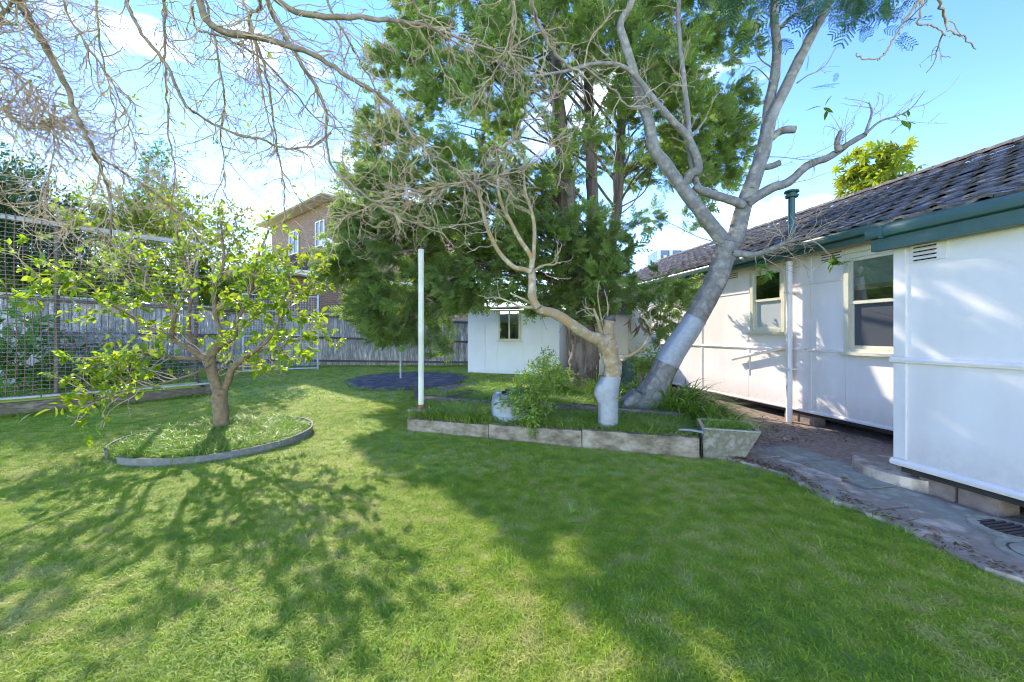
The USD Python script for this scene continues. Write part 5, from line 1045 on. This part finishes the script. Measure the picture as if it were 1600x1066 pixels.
# strap leaved clumps
def strap_mb(seed, n=34, L=.72):
    r = np.random.default_rng(seed); m = MB()
    for _ in range(n):
        a = r.uniform(0, 6.28); l = L * r.uniform(.6, 1.15); el = r.uniform(.7, 1.4); w = r.uniform(.010, .017); e = np.array([math.cos(a), math.sin(a), 0]); sd_ = np.array([-e[1], e[0], 0]); p = e * r.uniform(0, .09); v = []; ang = el
        for k in range(6):
            ww = w * (1 - (k / 5) ** 2 * .92); v += [p - sd_ * ww + [0, 0, .004], p + sd_ * ww + [0, 0, .004]]; p = p + (e * math.cos(ang) + np.array([0, 0, math.sin(ang)])) * l / 5; ang -= r.uniform(.25, .5)
        m.add(np.array(v), [[2 * k, 2 * k + 1, 2 * k + 3, 2 * k + 2] for k in range(5)])
    return m
def strap_clump(pos, seed, s, label, group):
    t = thing('strap_leaf_plant', label, 'plant', pos, group); v, f = strap_mb(seed, int(44 * s)).arr(); part(t, 'leaves', (v * s + pos, f), M['strap'], True)
sr = np.random.default_rng(61)
for k in range(34):
    t = sr.uniform(0, 1); w = sr.uniform(-.5, .6); c = P(1045, 618, 7.0) * (1 - t) + P(1142, 640, 6.0) * t; c = c + np.array([w * .45, w * .9, 0]); c[2] = gz(c[0], c[1])
    strap_clump(c, 100 + k, sr.uniform(.85, 1.25) * (1.1 - .3 * t), 'arching strap leaved clump in the mass between leaning tree and trough', 'strap leaved clumps by the leaning tree')
for k in range(26):
    px = sr.uniform(925, 1002) if k < 14 else sr.uniform(850, 945); c = P(px, 600, sr.uniform(7.7, 9.0)); c[2] = gz(c[0], c[1])
    strap_clump(c, 200 + k, sr.uniform(.7, 1.0), 'dark green strap leaved clump in the row under the cypress trunk', 'strap leaved clumps under the cypress')

# ------------------------------------------------------------------ grass, weeds, litter
def tuft(seed, n, h, spread, w=.0022, lean=.5):
    r = np.random.default_rng(seed); m = MB()
    for _ in range(n):
        a, l, b = r.uniform(0, 6.28), h * r.uniform(.55, 1.2), r.uniform(0, 6.28); e = np.array([math.cos(a), math.sin(a), 0]); s_ = np.array([math.cos(b), math.sin(b), 0]) * w
        p = np.array([r.normal(0, spread), r.normal(0, spread), -.004]); k = lean * r.uniform(.3, 1.6); p1 = p + e * l * .3 * k + [0, 0, l * .55]; p2 = p + e * l * .85 * k + [0, 0, l * (.95 - .25 * k)]
        m.add([p - s_, p + s_, p1 + s_ * .8, p1 - s_ * .8, p2], [[0, 1, 2, 3], [3, 2, 4, 4]])
    return m
def in_poly(x, y, pts): 
    c = np.zeros(len(x), bool); n = len(pts)
    for i in range(n):
        (x1, y1), (x2, y2) = pts[i], pts[(i + 1) % n]; k = ((y1 > y) != (y2 > y)) & (x < (x2 - x1) * (y - y1) / (y2 - y1 + 1e-12) + x1); c ^= k
    return c
gr_ = np.random.default_rng(71)
PLANT = [tuple(FA + FN * -.03), tuple(FB + FN * -.03), tuple(FB + FD * .7), tuple(FB + FN * 1.1 + FD * .8), tuple(KB + KD * .3), tuple(KB + KN * 1.5), tuple(KB + KN * 3 - KD * .5), tuple(KA + KN * 2.6 - KD * .5), tuple(KA - KD * .25)]
def field(n, y0, y1, half=1.38):
    y = y0 + (y1 - y0) * gr_.uniform(0, 1, n); k = gr_.uniform(0, y1, n) < y; y = y[k]; x = gr_.uniform(-1, 1, len(y)) * half * y; return x, y
def lawn_ok(x, y):
    p, s = pd(x, y); ok = p < edge_p(s) - .03 + .075 * gr_.normal(size=len(x)); ok |= (s > 6.8) & (p < 5.7) & (s < 11) & False
    ok &= (x - RC[0]) ** 2 + (y - RC[1]) ** 2 > (RR + .03) ** 2
    ok &= ~in_poly(x, y, PLANT); ok &= ((x - PADC[0]) / PADR) ** 2 + ((y - PADC[1]) / PADR / .95) ** 2 > 1.0 + .1 * gr_.normal(size=len(x)) * 0
    dx, dy = x - SA[0], y - SA[1]; u, w = dx * SD[0] + dy * SD[1], dx * SN[0] + dy * SN[1]
    ok &= ~((w > -.04) & (u < SLEN + .05)); ok &= y < 14.95
    q = (x - A[0]) * sn[0] + (y - A[1]) * sn[1]; u2 = (x - A[0]) * sd[0] + (y - A[1]) * sd[1]; ok &= ~((q > -.03) & (u2 > -.05))
    e = gnd(735, 606); ok &= (x - e[0]) ** 2 + (y - e[1]) ** 2 > .62
    return ok
tp_, ts = [], []
for n, y0, y1, s0 in ((62000, 1.4, 4.2, .8), (52000, 4.2, 8.5, 1.05), (30000, 8.5, 15, 1.5)):
    x, y = field(n, y0, y1); k = lawn_ok(x, y); x, y = x[k], y[k]
    patch = meshkit.fbm(np.stack([x * .9, y * .9, 0 * x], -1), 3, 4)
    tp_.append(np.stack([x, y, gz(x, y)], -1)); ts.append(s0 * gr_.uniform(.7, 1.2, len(x)) * (.75 + .5 * patch))
tp_, ts = np.vstack(tp_), np.concatenate(ts)
g_ = thing('lawn', 'mown green lawn filling the foreground', 'grass', (0, 0, 0), kind='stuff')
instancer(g_, 'grass', [tuft(i, 13, .042, .03, .0026, 1.7) for i in range(5)], M['grass'], tp_, Rotation.from_euler('z', gr_.uniform(0, 6.28, len(tp_))), ts)
# weeds in ring
a = gr_.uniform(0, 6.28, 2600); rr = (RR - .05) * np.sqrt(gr_.uniform(0, 1, 2600)); x, y = RC[0] + rr * np.cos(a), RC[1] + rr * np.sin(a)
g_ = thing('ring_weeds', 'bright weedy grass growing inside the round edging ring', 'weeds', (*RC, 0), kind='stuff')
instancer(g_, 'blades', [tuft(20 + i, 14, .15, .04, .0045, 1.0) for i in range(4)], M['weed'], np.stack([x, y, gz(x, y) + .03], -1), Rotation.from_euler('z', gr_.uniform(0, 6.28, len(x))), gr_.uniform(.5, 1.25, len(x)))
# weeds in planter tiers
n = 7600; t, w = gr_.uniform(0, 1, n), gr_.uniform(0, 1, n); pp = (FA + (FB - FA) * t[:, None]) * (1 - w[:, None]) + (KA + (KB - KA) * t[:, None]) * w[:, None] + (FN * .07) * (1 - w[:, None])
k = gr_.uniform(0, 1, n) < np.clip(.35 + 1.1 * meshkit.fbm(np.stack([pp[:, 0] * 1.6, pp[:, 1] * 1.6, 0 * t], -1), 3, 9) - .25 + .3 * t, 0, 1); p3 = np.column_stack([pp[k], np.full(k.sum(), .162)])
n = 6000; u, w = gr_.uniform(0, np.linalg.norm(KB - KA) + .5, n), gr_.uniform(.1, 2.4, n); q2 = KA + KD * u[:, None] + KN * w[:, None]; k = gr_.uniform(0, 1, n) < np.clip(1.25 - .5 * w + .3 * gr_.normal(size=n), 0, 1)
p4 = np.column_stack([q2[k], gz(q2[k][:, 0], q2[k][:, 1])])
p5 = t0 + fx * gr_.uniform(.08, .52, 150)[:, None] + fy * gr_.uniform(.08, .5, 150)[:, None] + [0, 0, .28]
# along edges: sleeper foot, fence foot, path edge
u = gr_.uniform(-2, SLEN, 500); p6 = np.column_stack([SA + SD * u[:, None] + SN * (-.05 + .05 * gr_.normal(size=500))[:, None] * .6, np.zeros(500)]); 
s_ = gr_.uniform(-1, 8, 420); pe = edge_p(s_) + gr_.normal(0, .05, 420); pe[s_ > 4.7] = gr_.uniform(3.3, 5.9, (s_ > 4.7).sum()); kk = gr_.uniform(0, 1, 420) < .22; p7 = np.column_stack([U[0] * pe + DV[0] * s_, U[1] * pe + DV[1] * s_, 0 * s_])[kk]
u = gr_.uniform(-1, SLEN, 900); p8 = np.column_stack([SA + SD * u[:, None] + SN * gr_.uniform(.15, 1.6, 900)[:, None], np.zeros(900)])
xf = gr_.uniform(-8, 0, 500); p9 = np.column_stack([xf, 14.85 + .1 * gr_.normal(size=500), 0 * xf])
for q in (p6, p7, p8, p9): q[:, 2] = gz(q[:, 0], q[:, 1])
a = gr_.uniform(0, 6.28, 260); q = PADR * (1 + .06 * gr_.normal(size=260)); p10 = np.column_stack([PADC[0] + q * np.cos(a), PADC[1] + q * np.sin(a) * .95, 0 * a]); p10[:, 2] = gz(p10[:, 0], p10[:, 1])
x, y = field(700, 1.8, 10); k = lawn_ok(x, y); p11 = np.stack([x, y, gz(x, y)], -1)[k]
allp = np.vstack([p3, p4, p5, p6, p7, p8, p9, p10, p11])
g_ = thing('bed_weeds', 'weedy grass in the planter, the trough and along bed edges', 'weeds', (0, 6, 0), kind='stuff')
instancer(g_, 'blades', [tuft(30 + i, 13, .16, .04, .0045, .9) for i in range(4)], M['weed'], allp, Rotation.from_euler('z', gr_.uniform(0, 6.28, len(allp))), np.where(np.arange(len(allp)) < len(p3) + len(p4) + 150, 1.0, .5) * gr_.uniform(.5, 1.1, len(allp)) * (.7 + 1.2 * meshkit.fbm(allp * 1.7, 3, 5)))
# leaf litter
n = 4600; s_ = gr_.uniform(-1.5, 9.5, n); p_ = np.where(s_ > 4.5, gr_.uniform(3.35, 5.95, n), edge_p(s_) + np.abs(gr_.normal(0, .10, n))); k = (s_ > 3.6) | (gr_.uniform(0, 1, n) < .25)
x, y = U[0] * p_ + DV[0] * s_, U[1] * p_ + DV[1] * s_; ll = np.stack([x, y, gz(x, y) + .022 + (s_ < 4.7) * .028], -1)[k]
e = gnd(735, 606); a = gr_.uniform(0, 6.28, 260); ll = np.vstack([ll, np.stack([e[0] + .75 * np.cos(a) * gr_.uniform(0, 1, 260), e[1] + .75 * np.sin(a) * gr_.uniform(0, 1, 260), np.full(260, float(e[2]) + .035)], -1)])
g_ = thing('leaf_litter', 'dry brown fallen leaves scattered over the dirt and path beside the house', 'leaf litter', (4, 6, 0), kind='stuff')
a = gr_.uniform(0, 6.28, 150); q = PADR * np.sqrt(gr_.uniform(.05, 1, 150)); x, y = PADC[0] + q * np.cos(a), PADC[1] + q * np.sin(a) * .95; ll = np.vstack([ll, np.stack([x, y, gz(x, y) + .03], -1)])
x, y = field(420, 1.8, 9); k = lawn_ok(x, y); ll = np.vstack([ll, np.stack([x, y, gz(x, y) + .03], -1)[k]])
rot = Rotation.from_euler('zxy', np.column_stack([gr_.uniform(0, 6.28, len(ll)), gr_.normal(0, .25, len(ll)), gr_.normal(0, .3, len(ll))]))
instancer(g_, 'leaves', [leaf_mb(.06, .022, .3, .25, 2), leaf_mb(.045, .02, .5, .1, 2), MB().bar([0, 0, 0], [0, .11, .005], .004, .004)], M['dry'], ll, rot, gr_.uniform(.5, 1.3, len(ll)), gr_.choice(3, len(ll), p=[.5, .42, .08]))
LGR = leaf_mb(.11, .035, .5, .3)
for k, (px, py) in enumerate(((1312, 757), (1180, 716), (1200, 708), (1255, 735), (1330, 783), (1225, 690))):
    c = gnd(px, py); c[2] += .06; o = thing('fallen_leaf', ['curled brown leaf at the lawn edge by the broken slabs', 'pale fallen leaf just right of the trough', 'fallen leaf behind the pale one near the trough', 'brown leaf on the path joint', 'long pale leaf lying where lawn meets path', 'fallen leaf on dirt below the downpipe'][k], 'leaf', c)
    R = frames(np.array([[math.cos(k * 2.1), math.sin(k * 2.1), .1]]), np.array([.4]))[0]; v, f = put_leaf(LGR, c, R, 1.0); part(o, 'blade', (v, f), M['dry'] if k in (0, 3) else M['cap'], True)
